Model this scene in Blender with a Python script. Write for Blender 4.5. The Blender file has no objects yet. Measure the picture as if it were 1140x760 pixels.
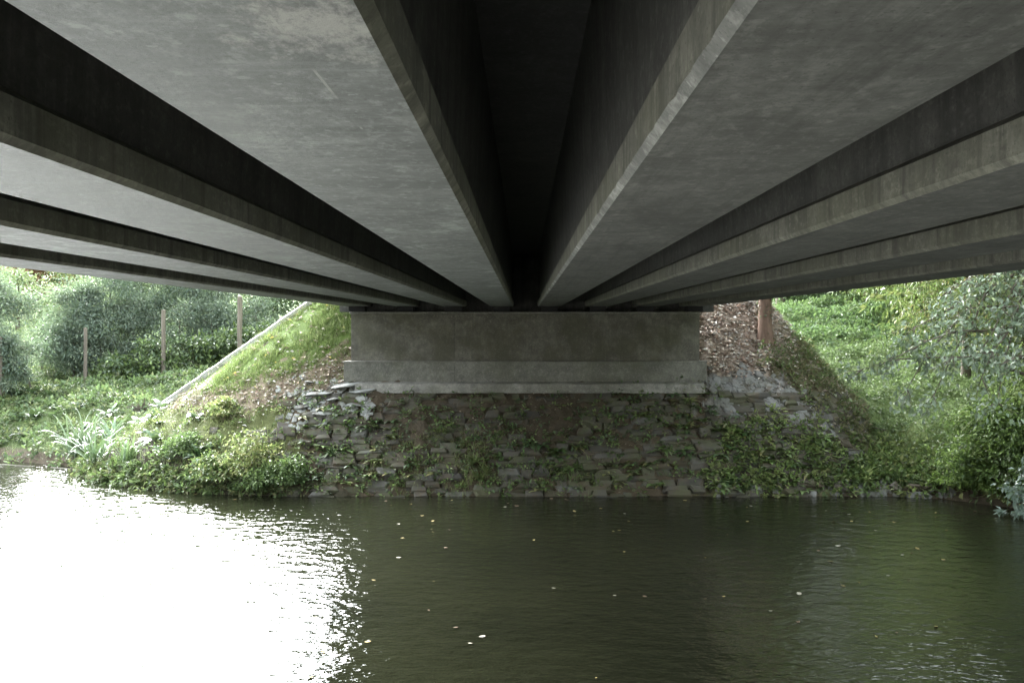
import bpy, math, random
import numpy as np
R = math.radians
rng = np.random.default_rng(7)
random.seed(7)
scene = bpy.context.scene
COL = scene.collection

# ------------------------------------------------------------------ camera
CZ, F, VX, VY = 3.7, 1100.0, 583.0, 364.0
cam_d = bpy.data.cameras.new("camera")
cam = bpy.data.objects.new("camera", cam_d)
COL.objects.link(cam)
cam.location = (0, 0, CZ)
cam.rotation_euler = (R(90), 0, 0)
cam_d.sensor_width = 36
cam_d.lens = 36 * F / 1140
cam_d.shift_x = -13 / 1140
cam_d.shift_y = -16 / 1140
cam_d.clip_start = 0.05
cam_d.clip_end = 2000
scene.camera = cam

# ------------------------------------------------------------------ world, sun, exposure
SUN_EL, SUN_AZ = R(27), R(-32)          # azimuth clockwise from +Y
world = bpy.data.worlds.new("World")
scene.world = world
world.use_nodes = True
wn = world.node_tree
wn.nodes.clear()
sky_t = wn.nodes.new("ShaderNodeTexSky")
sky_t.sky_type = 'NISHITA'
sky_t.sun_disc = False
sky_t.sun_elevation = SUN_EL
sky_t.sun_rotation = SUN_AZ
sky_t.air_density = 1.6
sky_t.dust_density = 6.0
hsv = wn.nodes.new("ShaderNodeHueSaturation")
hsv.inputs['Saturation'].default_value = 0.12
bg = wn.nodes.new("ShaderNodeBackground")
bg.inputs['Strength'].default_value = 0.15
wo = wn.nodes.new("ShaderNodeOutputWorld")
wn.links.new(sky_t.outputs[0], hsv.inputs['Color'])
cool = wn.nodes.new("ShaderNodeMix"); cool.data_type = 'RGBA'; cool.blend_type = 'MULTIPLY'
cool.inputs[0].default_value = 1.0; cool.inputs[7].default_value = (.93, 1.0, 1.04, 1)     # thin cloud: cooler than the clear-sky model
wn.links.new(hsv.outputs[0], cool.inputs[6])
wn.links.new(cool.outputs[2], bg.inputs['Color'])
wn.links.new(bg.outputs[0], wo.inputs['Surface'])
sun_d = bpy.data.lights.new("sun", 'SUN')
sun_d.energy = 1.4
sun_d.angle = R(38)
sun_d.color = (1.0, 0.98, 0.95)
sun = bpy.data.objects.new("sun", sun_d)
COL.objects.link(sun)
sun.rotation_euler = (R(90) - SUN_EL, 0, R(180) - SUN_AZ)
scene.view_settings.view_transform = 'Standard'
scene.view_settings.look = 'None'
scene.view_settings.exposure = 3.6
scene.view_settings.gamma = 1
scene.view_settings.use_curve_mapping = False
scene.cycles.max_bounces = 8
scene.cycles.diffuse_bounces = 5
scene.cycles.glossy_bounces = 4
scene.cycles.use_denoising = True

# ------------------------------------------------------------------ small helpers
def sstep(a, b, x):
    t = np.clip((np.asarray(x, float) - a) / (b - a), 0, 1)
    return t * t * (3 - 2 * t)

_ph = np.random.default_rng(3).uniform(0, 6.283, (40, 2))
_an = np.random.default_rng(4).uniform(0, 6.283, 40)
def noise(x, y, scale, k=0):
    """cheap smooth 2-d noise in about -1..1, features about `scale` metres"""
    s = 0
    for i in range(6):
        a = _an[(i + 6 * k) % 40]
        f = (1.7 + 0.55 * i) / scale
        s = s + np.sin((x * math.cos(a) + y * math.sin(a)) * f * 2.1 + _ph[(i + 6 * k) % 40, 0]
                       + 1.3 * np.sin((x * math.sin(a) - y * math.cos(a)) * f * 1.1 + _ph[(i + 6 * k) % 40, 1]))
    return s / 3.2

def link(o, parent=None):
    COL.objects.link(o)
    if parent is not None:
        o.parent = parent
    return o

def empty(name, loc=(0, 0, 0), rz=0.0):
    o = bpy.data.objects.new(name, None)
    o.location = loc
    o.rotation_euler = (0, 0, rz)
    o.empty_display_size = 0.1
    return link(o)

def tag(o, label=None, cat=None, group=None, kind=None):
    if label: o["label"] = label
    if cat: o["category"] = cat
    if group: o["group"] = group
    if kind: o["kind"] = kind
    return o

class MB:
    """collects vertices, faces and a per-vertex tint for one mesh"""
    def __init__(self):
        self.v, self.q, self.c, self.n = [], [], [], 0
        self.faces = []            # general polygons
    def quads(self, V, Q, C=None):
        V = np.asarray(V, float).reshape(-1, 3)
        Q = np.asarray(Q, int).reshape(-1, 4)
        self.v.append(V); self.q.append(Q + self.n)
        if C is None: C = (0.3, 0.3, 0.3)
        C = np.asarray(C, float)
        if C.ndim == 1: C = np.tile(C, (len(V), 1))
        self.c.append(C); self.n += len(V)
    def box(self, a, b, C=None):
        (x0, y0, z0), (x1, y1, z1) = a, b
        V = [(x0,y0,z0),(x1,y0,z0),(x1,y1,z0),(x0,y1,z0),(x0,y0,z1),(x1,y0,z1),(x1,y1,z1),(x0,y1,z1)]
        self.quads(V, [(0,3,2,1),(4,5,6,7),(0,1,5,4),(1,2,6,5),(2,3,7,6),(3,0,4,7)], C)
    def tube(self, pts, radii, sides=7, C=None, cap=True):
        pts = np.asarray(pts, float); n = len(pts)
        d = np.gradient(pts, axis=0); d /= np.linalg.norm(d, axis=1)[:, None] + 1e-9
        ref = np.where(np.abs(d[:, 2:3]) > .9, np.array([[1., 0, 0]]), np.array([[0, 0, 1.]]))
        u = np.cross(d, ref); u /= np.linalg.norm(u, axis=1)[:, None] + 1e-9
        w = np.cross(d, u)
        a = np.arange(sides) * 2 * math.pi / sides
        r = np.asarray(radii, float)[:, None, None]
        V = pts[:, None] + r * (np.cos(a)[None, :, None] * u[:, None] + np.sin(a)[None, :, None] * w[:, None])
        Q = []
        for i in range(n - 1):
            for j in range(sides):
                k = (j + 1) % sides
                Q.append((i*sides+j, i*sides+k, (i+1)*sides+k, (i+1)*sides+j))
        self.quads(V.reshape(-1, 3), Q, C)
    def build(self, name, mat, parent=None, smooth=False, obj=True):
        me = bpy.data.meshes.new(name)
        V = np.concatenate(self.v); Q = np.concatenate(self.q); C = np.concatenate(self.c)
        me.vertices.add(len(V)); me.vertices.foreach_set("co", V.astype(np.float32).ravel())
        me.loops.add(Q.size); me.loops.foreach_set("vertex_index", Q.astype(np.int32).ravel())
        me.polygons.add(len(Q))
        me.polygons.foreach_set("loop_start", np.arange(0, Q.size, 4, dtype=np.int32))
        me.update(calc_edges=True)
        at = me.color_attributes.new("tint", 'FLOAT_COLOR', 'POINT')
        at.data.foreach_set("color", np.c_[C, np.ones(len(C))].astype(np.float32).ravel())
        me.polygons.foreach_set("use_smooth", np.full(len(Q), smooth, dtype=bool))
        me.materials.append(mat)
        me.validate(clean_customdata=False)
        if not obj: return me
        return link(bpy.data.objects.new(name, me), parent)

def unit(a):
    return a / (np.linalg.norm(a, axis=-1, keepdims=True) + 1e-9)

def leaves(mb, P, A, N, L, W, C, fold=0.15, droop=0.1):
    """four-sided leaves, one quad each"""
    n = len(P)
    L = np.broadcast_to(np.asarray(L, float), (n,))[:, None]; W = np.broadcast_to(np.asarray(W, float), (n,))[:, None]
    S = unit(np.cross(A, N)); N = unit(np.cross(S, A))
    mid = P + A * L * .45
    V = np.stack([P, mid + S * W * .5 + N * W * fold, P + A * L - N * L * droop, mid - S * W * .5 + N * W * fold], 1).reshape(-1, 3)
    C = np.repeat(np.broadcast_to(C, (n, 3)), 4, 0)
    mb.quads(V, np.arange(4 * n).reshape(n, 4), C)

def ribbons(mb, P, A, L, W, C, segs=4, droop=0.4, side=None, wide=0.5, tipC=None):
    """long leaves or blades that bend over under their weight"""
    n = len(P)
    L = np.broadcast_to(np.asarray(L, float), (n,)); W = np.broadcast_to(np.asarray(W, float), (n,))
    droop = np.broadcast_to(np.asarray(droop, float), (n,))
    if side is None:
        side = np.cross(A, np.array([0, 0, 1.])) + 1e-3
    S = unit(side)
    t = np.linspace(0, 1, segs + 1)
    prof = np.maximum(np.sin(np.pi * np.clip(t, 0, 1) ** wide), 0.06) if wide < 5 else (1 - t * .94)
    pts = P[:, None] + A[:, None] * (L[:, None] * t)[..., None]
    pts[..., 2] -= (droop * L)[:, None] * t ** 2
    hw = (W[:, None] * prof * .5)[..., None] * S[:, None]
    V = np.stack([pts - hw, pts + hw], 2).reshape(-1, 3)
    k = segs + 1
    base = (np.arange(n) * 2 * k)[:, None, None]
    st = np.arange(segs)[None, :, None] * 2
    Q = (base + st + np.array([0, 1, 3, 2])[None, None]).reshape(-1, 4)
    C = np.broadcast_to(C, (n, 3))
    if tipC is None: CC = np.repeat(C, 2 * k, 0)
    else:
        T = np.broadcast_to(tipC, (n, 3))
        CC = (C[:, None] * (1 - t[None, :, None]) + T[:, None] * t[None, :, None])
        CC = np.repeat(CC, 2, 1).reshape(-1, 3)
    mb.quads(V, Q, CC)

def rand_dir(n, zlo=-1., zhi=1., g=rng):
    z = g.uniform(zlo, zhi, n); a = g.uniform(0, 6.2832, n); r = np.sqrt(1 - z * z)
    return np.stack([r * np.cos(a), r * np.sin(a), z], 1)

def tint(base, n, var=0.3, hue=0.12, g=rng):
    b = np.asarray(base, float)
    c = b[None] * g.uniform(1 - var, 1 + var, (n, 1)) * g.uniform(1 - hue, 1 + hue, (n, 3))
    return np.clip(c, 0.004, 0.9)

# ------------------------------------------------------------------ materials
class NT:
    def __init__(self, name):
        self.m = bpy.data.materials.new(name); self.m.use_nodes = True
        self.t = self.m.node_tree; self.t.nodes.clear()
        self.out = self.t.nodes.new("ShaderNodeOutputMaterial")
    def n(self, typ, **kw):
        nd = self.t.nodes.new(typ)
        for k, v in kw.items():
            if k.startswith('_'): setattr(nd, k[1:], v)
            else: nd.inputs[k.replace('__', ' ')].default_value = v
        return nd
    def l(self, a, b): self.t.links.new(a, b)
    def coord(self, scale=(1, 1, 1), kind='Object', rot=(0, 0, 0)):
        if kind == 'World':
            src = self.n("ShaderNodeNewGeometry").outputs['Position']
        else:
            src = self.n("ShaderNodeTexCoord").outputs[kind]
        mp = self.n("ShaderNodeMapping"); mp.inputs['Scale'].default_value = scale
        mp.inputs['Rotation'].default_value = rot
        self.l(src, mp.inputs[0]); return mp.outputs[0]
    def noise(self, vec, scale, detail=4, rough=.55):
        nd = self.n("ShaderNodeTexNoise", Scale=scale, Detail=detail, Roughness=rough)
        self.l(vec, nd.inputs['Vector']); return nd.outputs['Fac']
    def ramp(self, fac, stops):
        nd = self.n("ShaderNodeValToRGB"); cr = nd.color_ramp
        while len(cr.elements) < len(stops): cr.elements.new(.5)
        for e, (p, c) in zip(cr.elements, stops):
            e.position = p
            e.color = (*c, 1) if isinstance(c, tuple) else (c, c, c, 1)
        self.l(fac, nd.inputs[0]); return nd.outputs[0]
    def mix(self, fac, a, b, mode='MIX'):
        nd = self.n("ShaderNodeMix", _data_type='RGBA', _blend_type=mode)
        for s, x in ((nd.inputs[0], fac), (nd.inputs[6], a), (nd.inputs[7], b)):
            if hasattr(x, 'links'): self.l(x, s)
            elif isinstance(x, tuple): s.default_value = (*x, 1)
            else: s.default_value = x
        return nd.outputs[2]
    def math(self, op, a, b=0.0):
        nd = self.n("ShaderNodeMath", _operation=op)
        for s, x in zip(nd.inputs, (a, b)):
            if hasattr(x, 'links'): self.l(x, s)
            else: s.default_value = x
        return nd.outputs[0]
    def bsdf(self, color, rough=.8, bump=None, strength=.3, dist=.02, spec=.3):
        p = self.n("ShaderNodeBsdfPrincipled")
        for s, x in ((p.inputs['Base Color'], color), (p.inputs['Roughness'], rough)):
            if hasattr(x, 'links'): self.l(x, s)
            elif isinstance(x, tuple): s.default_value = (*x, 1)
            else: s.default_value = x
        p.inputs['Specular IOR Level'].default_value = spec
        if bump is not None:
            b = self.n("ShaderNodeBump", Strength=strength, Distance=dist)
            self.l(bump, b.inputs['Height']); self.l(b.outputs[0], p.inputs['Normal'])
        self.l(p.outputs[0], self.out.inputs['Surface'])
        return p

def mat_concrete(name, base, dark=0.55, light=1.35, long_streak=0.0, cross_streak=0.0, drip=0.0, green=0.0, bloom=0.0, scratch=False, rough=.75):
    t = NT(name)
    v = t.coord(kind='World')
    big = t.noise(v, .55, 6, .6)
    med = t.noise(v, 3.2, 8, .65)
    fine = t.noise(v, 38, 6, .7)
    c0 = tuple(b * dark for b in base); c1 = tuple(base); c2 = tuple(min(.85, b * light) for b in base)
    col = t.ramp(med, [(.34, c0), (.5, c1), (.66, c2)])
    col = t.mix(t.ramp(big, [(.42, .0), (.58, .6)]), col, tuple(b * (dark + .25) for b in base))
    col = t.mix(.5, col, t.ramp(fine, [(.3, .5), (.5, 1.0), (.7, 1.35)]), 'MULTIPLY')
    col = t.mix(t.ramp(t.noise(v, 1.5, 10, .72), [(.47, .0), (.6, .6)]), col, tuple(b * .52 for b in base))
    col = t.mix(t.ramp(t.noise(v, 6.5, 9, .75), [(.55, .0), (.66, .5)]), col, tuple(b * 1.55 for b in base))
    col = t.mix(t.ramp(t.noise(v, 75, 2, .5), [(.64, .0), (.68, .6)]), col, tuple(b * .35 for b in base))
    col = t.mix(t.ramp(t.noise(t.coord((1.5, .8, 1.2), 'World', (0, 0, R(15))), 7, 9, .7), [(.44, .0), (.58, .5)]), col, tuple(b * .6 for b in base))
    col = t.mix(t.ramp(t.noise(t.coord((1, .6, 1), 'World', (0, 0, R(-20))), 24, 6, .7), [(.53, .0), (.68, .55)]), col, tuple(b * 1.8 for b in base))
    if long_streak:
        vv = t.coord((9, .35, 9), 'World', (0, 0, R(4)))
        s = t.ramp(t.noise(vv, 1.6, 6, .7), [(.5, .0), (.62, long_streak)])
        col = t.mix(s, col, tuple(b * .4 for b in base))
        vv = t.coord((1.2, .3, 1), 'World', (0, 0, R(-12)))
        s = t.ramp(t.noise(vv, 1.5, 7, .75), [(.54, .0), (.66, long_streak * .9)])
        col = t.mix(s, col, tuple(b * .42 for b in base))
    if cross_streak:
        vv = t.coord((.7, 7, 1), 'World', (0, 0, R(3)))
        s = t.ramp(t.noise(vv, 1.2, 7, .72), [(.5, .0), (.65, cross_streak)])
        col = t.mix(s, col, tuple(b * .45 for b in base))
        s = t.ramp(t.noise(vv, 2.9, 7, .72), [(.53, .0), (.65, cross_streak * .7)])
        col = t.mix(s, col, tuple(min(.8, b * 1.5) for b in base))
    if drip:
        vv = t.coord((3.2, 3.2, .12), 'World')
        s = t.ramp(t.noise(vv, 2.2, 6, .7), [(.48, .0), (.62, drip)])
        col = t.mix(s, col, tuple(b * .33 for b in base))
    if green:
        s = t.ramp(t.noise(v, 1.1, 6, .65), [(.45, .0), (.58, green)])
        col = t.mix(s, col, (base[0] * .5, base[1] * .52, base[2] * .36))
    if bloom:
        vv = t.coord((2.2, .9, 1), 'World', (0, 0, R(20)))
        s = t.ramp(t.noise(vv, 1.5, 9, .78), [(.55, .0), (.63, bloom)])
        col = t.mix(s, col, tuple(min(.8, b * 1.9) for b in base))
        s = t.ramp(t.noise(v, 26, 3, .5), [(.66, .0), (.7, bloom)])
        col = t.mix(s, col, tuple(min(.8, b * 1.6) for b in base))
    if scratch:
        g = t.n("ShaderNodeSeparateXYZ"); t.l(t.n("ShaderNodeNewGeometry").outputs['Position'], g.inputs[0])
        d = t.math('ABSOLUTE', t.math('ADD', g.outputs[0], .425))
        m = t.math('LESS_THAN', d, .0032)
        vv = t.coord((0.01, 1, 0.01), 'World')
        brk = t.ramp(t.noise(vv, 2.3, 3, .7), [(.5, .0), (.56, .8)])
        near = t.math('LESS_THAN', g.outputs[1], 2.6)
        col = t.mix(t.math('MULTIPLY', t.math('MULTIPLY', m, brk), near), col, (.34, .35, .33))
        sx = t.math('MULTIPLY', t.math('ADD', g.outputs[0], .34), 1.9); sy = t.math('MULTIPLY', t.math('SUBTRACT', g.outputs[1], 1.72), 1.5)
        dist = t.math('SQRT', t.math('ADD', t.math('MULTIPLY', sx, sx), t.math('MULTIPLY', sy, sy)))
        vv = t.coord((1.6, .8, 1), 'World', (0, 0, R(25)))
        f = t.math('ADD', t.noise(vv, 11, 9, .8), t.math('MULTIPLY', dist, -.42))
        col = t.mix(t.ramp(f, [(.36, .0), (.52, .75)]), col, (.42, .42, .40))
    t.bsdf(col, rough, t.mix(.5, med, fine), .35, .012, .35)
    return t.m

def mat_foliage(name, trans=.36, rough=.45, spec=.35):
    t = NT(name)
    at = t.n("ShaderNodeAttribute", _attribute_name="tint")
    p = t.bsdf(at.outputs['Color'], rough, spec=spec)
    tr = t.n("ShaderNodeBsdfTranslucent")
    t.l(t.mix(.5, at.outputs['Color'], (.12, .18, .05)), tr.inputs['Color'])
    mx = t.n("ShaderNodeMixShader"); mx.inputs[0].default_value = trans
    t.l(p.outputs[0], mx.inputs[1]); t.l(tr.outputs[0], mx.inputs[2])
    t.l(mx.outputs[0], t.out.inputs['Surface'])
    return t.m

def mat_bark(name, c0, c1, stretch=.25):
    t = NT(name)
    v = t.coord((1, 1, stretch), 'Object')
    n1 = t.noise(v, 14, 7, .7)
    n2 = t.noise(v, 3, 4, .6)
    col = t.ramp(n1, [(.3, c0), (.7, c1)])
    col = t.mix(t.ramp(n2, [(.5, 0.), (.7, .5)]), col, tuple(x * .6 + .02 for x in c1))
    t.bsdf(col, .9, n1, .6, .02, .15)
    return t.m

def mat_stone(name, stops, moss=.65):
    t = NT(name)
    v = t.coord(kind='World')
    oi = t.n("ShaderNodeObjectInfo")
    col = t.ramp(oi.outputs['Random'], stops)
    n1 = t.noise(v, 9, 8, .7); n2 = t.noise(v, 60, 4, .6); n3 = t.noise(v, 1.7, 6, .65)
    col = t.mix(.75, col, t.ramp(n1, [(.25, .5), (.5, .95), (.75, 1.3)]), 'MULTIPLY')
    col = t.mix(t.ramp(n3, [(.46, 0.), (.58, moss)]), col, (.07, .075, .035))
    col = t.mix(t.ramp(t.noise(v, 4.1, 8, .7), [(.5, 0.), (.62, .85)]), col, (.075, .058, .04))
    t.bsdf(col, .8, t.mix(.5, n1, n2), .5, .015, .3)
    return t.m

def mat_tinted(name, rough=.85):
    t = NT(name)
    at = t.n("ShaderNodeAttribute", _attribute_name="tint")
    n1 = t.noise(t.coord(kind='World'), 30, 5, .6)
    col = t.mix(.6, at.outputs['Color'], t.ramp(n1, [(.3, .6), (.7, 1.3)]), 'MULTIPLY')
    t.bsdf(col, rough, n1, .3, .01, .2)
    return t.m

def mat_ground():
    t = NT("ground_soil")
    at = t.n("ShaderNodeAttribute", _attribute_name="tint")
    v = t.coord(kind='World')
    n1 = t.noise(v, 5, 8, .7); n2 = t.noise(v, 40, 5, .7); n3 = t.noise(v, 1.1, 5, .6)
    col = t.mix(.8, at.outputs['Color'], t.ramp(n1, [(.25, .55), (.5, 1.), (.75, 1.45)]), 'MULTIPLY')
    col = t.mix(.7, col, t.ramp(n2, [(.3, .6), (.5, 1.), (.7, 1.35)]), 'MULTIPLY')
    t.bsdf(col, .92, t.mix(.5, n1, n2), .8, .05, .15)
    return t.m

def mat_water():
    t = NT("river_water")
    v1 = t.coord((1, 1.35, 1), 'World', (0, 0, R(12)))
    v2 = t.coord((1, 1.6, 1), 'World', (0, 0, R(-18)))
    a = t.noise(v1, 3.1, 2, .45); b = t.noise(v2, 9.5, 2, .5); c = t.noise(v1, .6, 2, .5)
    h = t.math('ADD', t.math('MULTIPLY', a, .55), t.math('MULTIPLY', b, .22))
    h = t.math('ADD', h, t.math('MULTIPLY', c, .5))
    col = t.ramp(t.noise(t.coord(kind='World'), .35, 4, .5), [(.3, (.0095, .0106, .0060)), (.7, (.0145, .0158, .0082))])
    p = t.bsdf(col, .03, h, 1.0, .043, .5)
    p.inputs['IOR'].default_value = 1.333
    return t.m

M = {}
M['beam_pale_lit'] = mat_concrete("concrete_beam_pale_lit", (.195, .21, .206), .5, 1.4, cross_streak=.45, bloom=.6, scratch=True, rough=.6)  # left soffits: real blooms and streaks, base tone also carries the brighter light
M['beam_grey_shaded'] = mat_concrete("concrete_beam_grey_shaded", (.135, .139, .13), .6, 1.3, long_streak=.5, cross_streak=.2, bloom=.15)  # right soffits: real long streaks, base tone also carries the dimmer light
M['beam_side'] = mat_concrete("concrete_beam_side", (.175, .175, .145), .6, 1.2, drip=.75, green=.3)
M['chamfer'] = mat_concrete("concrete_chipped_arris", (.17, .175, .165), .6, 1.5, bloom=.9)
M['web'] = mat_concrete("concrete_web_shaded", (.09, .09, .083), .6, 1.2, drip=.5)  # shade of the recess between beams is put into this colour
M['slab'] = mat_concrete("concrete_slab_shaded", (.045, .045, .045), .6, 1.2)  # colour darkened for the shade up between the beams
M['wall'] = mat_concrete("concrete_wall", (.14, .133, .11), .55, 1.4, drip=.22, green=.5)
M['plinth'] = mat_concrete("concrete_plinth", (.175, .172, .15), .6, 1.25, green=.35)
M['ledge'] = mat_concrete("concrete_ledge", (.25, .24, .215), .5, 1.3, green=.3)
M['kerb'] = mat_concrete("concrete_kerb", (.42, .42, .40), .55, 1.25, green=.5)
M['stone'] = mat_stone("slate_stone", [(.0, (.05, .047, .042)), (.35, (.08, .073, .06)), (.6, (.065, .054, .038)), (.85, (.095, .09, .082)), (1., (.13, .127, .12))])
M['rubble'] = mat_stone("grey_rubble", [(.0, (.17, .17, .165)), (1., (.22, .22, .215))], .3)
M['slate'] = mat_stone("pale_slate", [(.0, (.22, .225, .22)), (1., (.30, .305, .295))], .3)
M['leaf'] = mat_foliage("leaf_green")
M['leaf_gloss'] = mat_foliage("leaf_glossy", .2, .42, .45)
M['litter'] = mat_tinted("dead_leaf")
M['ground'] = mat_ground()
M['water'] = mat_water()
M['bark'] = mat_bark("bark_grey", (.05, .045, .035), (.16, .14, .11))
M['bark_red'] = mat_bark("bark_red_brown", (.10, .07, .055), (.25, .165, .125))
M['bark_pale'] = mat_bark("bark_pale", (.22, .2, .16), (.42, .4, .34))
M['post'] = mat_bark("weathered_timber", (.10, .085, .07), (.21, .18, .15), .08)
M['rubber'] = mat_tinted("black_bearing_rubber", .8)

# ------------------------------------------------------------------ terrain
AL, KL, AR, KR, Y0, ZT, SL = 4.6, .8, 6.0, 1.35, 27.6, 5.3, .887
_bx = np.array([-250, -60, -30, -18, -14.6, -12, -9.1, -6.6, -4.86, .33, 4.3, 8.2, 9.1, 10, 14, 20, 60, 250.])
_by = np.array([34, 33, 31, 29, 27.5, 26.2, 24.8, 22.6, 22.0, 21.65, 21.65, 21.6, 21.2, 20.2, 19.2, 18.4, 16, 14.])
def bank_y(x): return np.interp(x, _bx, _by)
_dl = np.array([-8, -2, -.6, 0, .3, 1.2, 4, 8, 14, 24, 40, 80, 150, 400.]); _zl = np.array([-1.4, -1.0, -.45, -.03, .22, .55, 1.35, 1.95, 2.45, 3.1, 5.0, 9.5, 17, 30.])
_dr = np.array([-8, -2, -.6, 0, .3, 1.0, 3, 7.5, 14.5, 23.5, 40, 80, 150, 400.]); _zr = np.array([-1.4, -1.0, -.45, -.02, .18, .42, 1.15, 2.2, 3.25, 4.65, 5.2, 7.5, 14, 30.])
def meadow(x, y):
    d = y - bank_y(x)
    w = sstep(-2, 5, x)
    return np.interp(d, _dl, _zl) * (1 - w) + np.interp(d, _dr, _zr) * w
def emb(x, y):
    dx = np.where(x < 0, np.maximum(-AL - x, 0) * KL, np.maximum(x - AR, 0) * KR)
    dy = np.maximum(Y0 - y, 0)
    return ZT - SL * np.hypot(dx, dy)
def ground_z(x, y, rough=True):
    x = np.asarray(x, float); y = np.asarray(y, float)
    e = emb(x, y); m = meadow(x, y)
    if rough:
        gr = 1 - .6 * sstep(-4.3, -4.8, x) * sstep(1.8, 2.4, e)      # the grassed shoulder is smoother
        e = e + (noise(x, y, .42, 0) * .05 + noise(x, y, 1.7, 1) * .05) * gr - .035
        e = e + .02 * sstep(3.5, 1.5, np.abs(x + .8)) * sstep(.6, 1.2, e) * sstep(24.2, 23.8, y)
        k = sstep(24, 40, y)
        m = m + (noise(x, y, 1.1, 2) * .05 + noise(x, y, 4, 3) * .10 * (1 + k)) * sstep(.0, 1.5, y - bank_y(x))
    z = np.maximum(e, m)
    near = np.interp(y, [-150, -60, -1, .5, 3.4, 6, 9], [9, 4, 2.3, 2.05, -.05, -1.4, -3])
    return np.maximum(z, near)
def proj(x, y, z):
    y = np.maximum(y, .01)
    return VX + x * F / y, VY - (z - CZ) * F / y
def hit(px, py, y0=8., y1=140.):
    """the ground point seen in a given direction"""
    ys = np.arange(y0, y1, .04)
    xs = (px - VX) / F * ys; zs = CZ - (py - VY) / F * ys
    g = ground_z(xs, ys)
    k = np.argmax(g >= zs)
    return np.array([xs[k], ys[k], g[k]])
def at(px, py, Y):
    return np.array([(px - VX) / F * Y, Y, CZ - (py - VY) / F * Y])
def inpoly(px, py, poly):
    p = np.asarray(poly, float); ins = np.zeros(np.shape(px), bool)
    j = len(p) - 1
    for i in range(len(p)):
        c = ((p[i, 1] > py) != (p[j, 1] > py)) & (px < (p[j, 0] - p[i, 0]) * (py - p[i, 1]) / (p[j, 1] - p[i, 1] + 1e-9) + p[i, 0])
        ins ^= c; j = i
    return ins

# areas of the bank (corner lists are only used to look up where on the ground each cover grows)
GRASS_L = [(345, 330), (394, 328), (390, 394), (345, 408), (290, 424), (250, 434), (222, 432), (262, 398), (300, 370)]
LITTER_L = [(390, 385), (388, 430), (345, 445), (262, 466), (180, 456), (212, 434), (250, 430), (300, 414), (345, 400)]
BUSHY_L = [(140, 458), (205, 454), (262, 460), (318, 450), (330, 480), (335, 552), (180, 552), (90, 535), (95, 490)]
LITTER_R = [(786, 325), (866, 325), (872, 385), (850, 415), (786, 418)]
STONE_R = [(786, 416), (850, 412), (905, 450), (955, 500), (900, 520), (786, 470)]
HIP_R = [(840, 385), (900, 380), (925, 420), (975, 490), (950, 500), (890, 440)]
MUD_C = [(420, 428), (660, 428), (640, 520), (560, 552), (430, 552), (400, 480)]
GREEN_R = [(815, 470), (860, 460), (960, 500), (1050, 500), (1060, 545), (780, 552), (790, 510)]

def axis(*segs):
    out = []
    for a, b, s in segs: out += list(np.arange(a, b, s))
    return np.array(out + [segs[-1][1]])
gx = axis((-250, -60, 12), (-60, -20, 1.6), (-20, -11, .35), (-11, 11, .11), (11, 22, .35), (22, 60, 1.6), (60, 250, 12))
gy = axis((-150, -10, 8), (-10, 5, .7), (5, 20, 1.2), (20, 21, .25), (21, 29, .11), (29, 48, .4), (48, 100, 1.5), (100, 420, 12))
X, Y = np.meshgrid(gx, gy)
Z = ground_z(X, Y)
# the approach road is dug away behind the abutment so that the beams and bearings have their seat
seat = (X > -4.9) & (X < 5.0) & (Y > 24.6)
Z = np.where(seat & (Y < 26.2), np.minimum(Z, 3.6), Z)
PX, PY = proj(X, Y, Z)
E_, Md_ = emb(X, Y), meadow(X, Y)
is_emb = (E_ > Md_ - .05) & (Y > 20) & (Y < 28)
soil = np.array([.085, .066, .045]); grassc = np.array([.085, .125, .03]); mulch = np.array([.31, .25, .205]); grit = np.array([.19, .18, .165])
mud = np.array([.075, .06, .042]); herb = np.array([.06, .085, .028])
G = np.zeros(X.shape + (3,)); G[:] = herb
d_bank = Y - bank_y(X)
lawn = (X < 0) & (d_bank > 11)
G[lawn] = (.115, .155, .06)
G[(X > 4) & (d_bank > 2.2)] = (.12, .16, .06)
G[np.abs(d_bank) < .5] = mud
G[is_emb] = soil
G[is_emb & (X < -7.5)] = (.09, .105, .045)
G[is_emb & (X > 6.2)] = (.13, .115, .07)
for poly, c in ((GRASS_L, grassc), (LITTER_L, (.19, .15, .11)), (BUSHY_L, (.09, .10, .04)), (LITTER_R, mulch), (STONE_R, grit), (MUD_C, mud), (GREEN_R, (.11, .115, .055))):
    G[inpoly(PX + 16 * noise(X, Y, .5, 1), PY + 9 * noise(X, Y, .45, 4), poly) & is_emb] = c
G[d_bank < -.25] = (.05, .045, .03)
G[Y < 8] = (.22, .21, .19)  # unseen near bank, set pale to bounce light up to the soffit
mb = MB()
nx, ny = len(gx), len(gy)
ii = (np.arange(ny - 1)[:, None] * nx + np.arange(nx - 1)[None]).ravel()
mb.quads(np.stack([X, Y, Z], -1).reshape(-1, 3), np.stack([ii, ii + 1, ii + nx + 1, ii + nx], 1), G.reshape(-1, 3))
ground = tag(mb.build("ground", M['ground'], smooth=True), kind='structure')

# ------------------------------------------------------------------ water
mb = MB()
wx = np.linspace(-250, 250, 26); wy = np.linspace(1.5, 60, 8)
WX, WY = np.meshgrid(wx, wy)
ii = (np.arange(7)[:, None] * 26 + np.arange(25)[None]).ravel()
mb.quads(np.stack([WX, WY, np.zeros_like(WX)], -1).reshape(-1, 3), np.stack([ii, ii + 1, ii + 27, ii + 26], 1))
tag(mb.build("river_water", M['water'], smooth=True), kind='structure')

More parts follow.
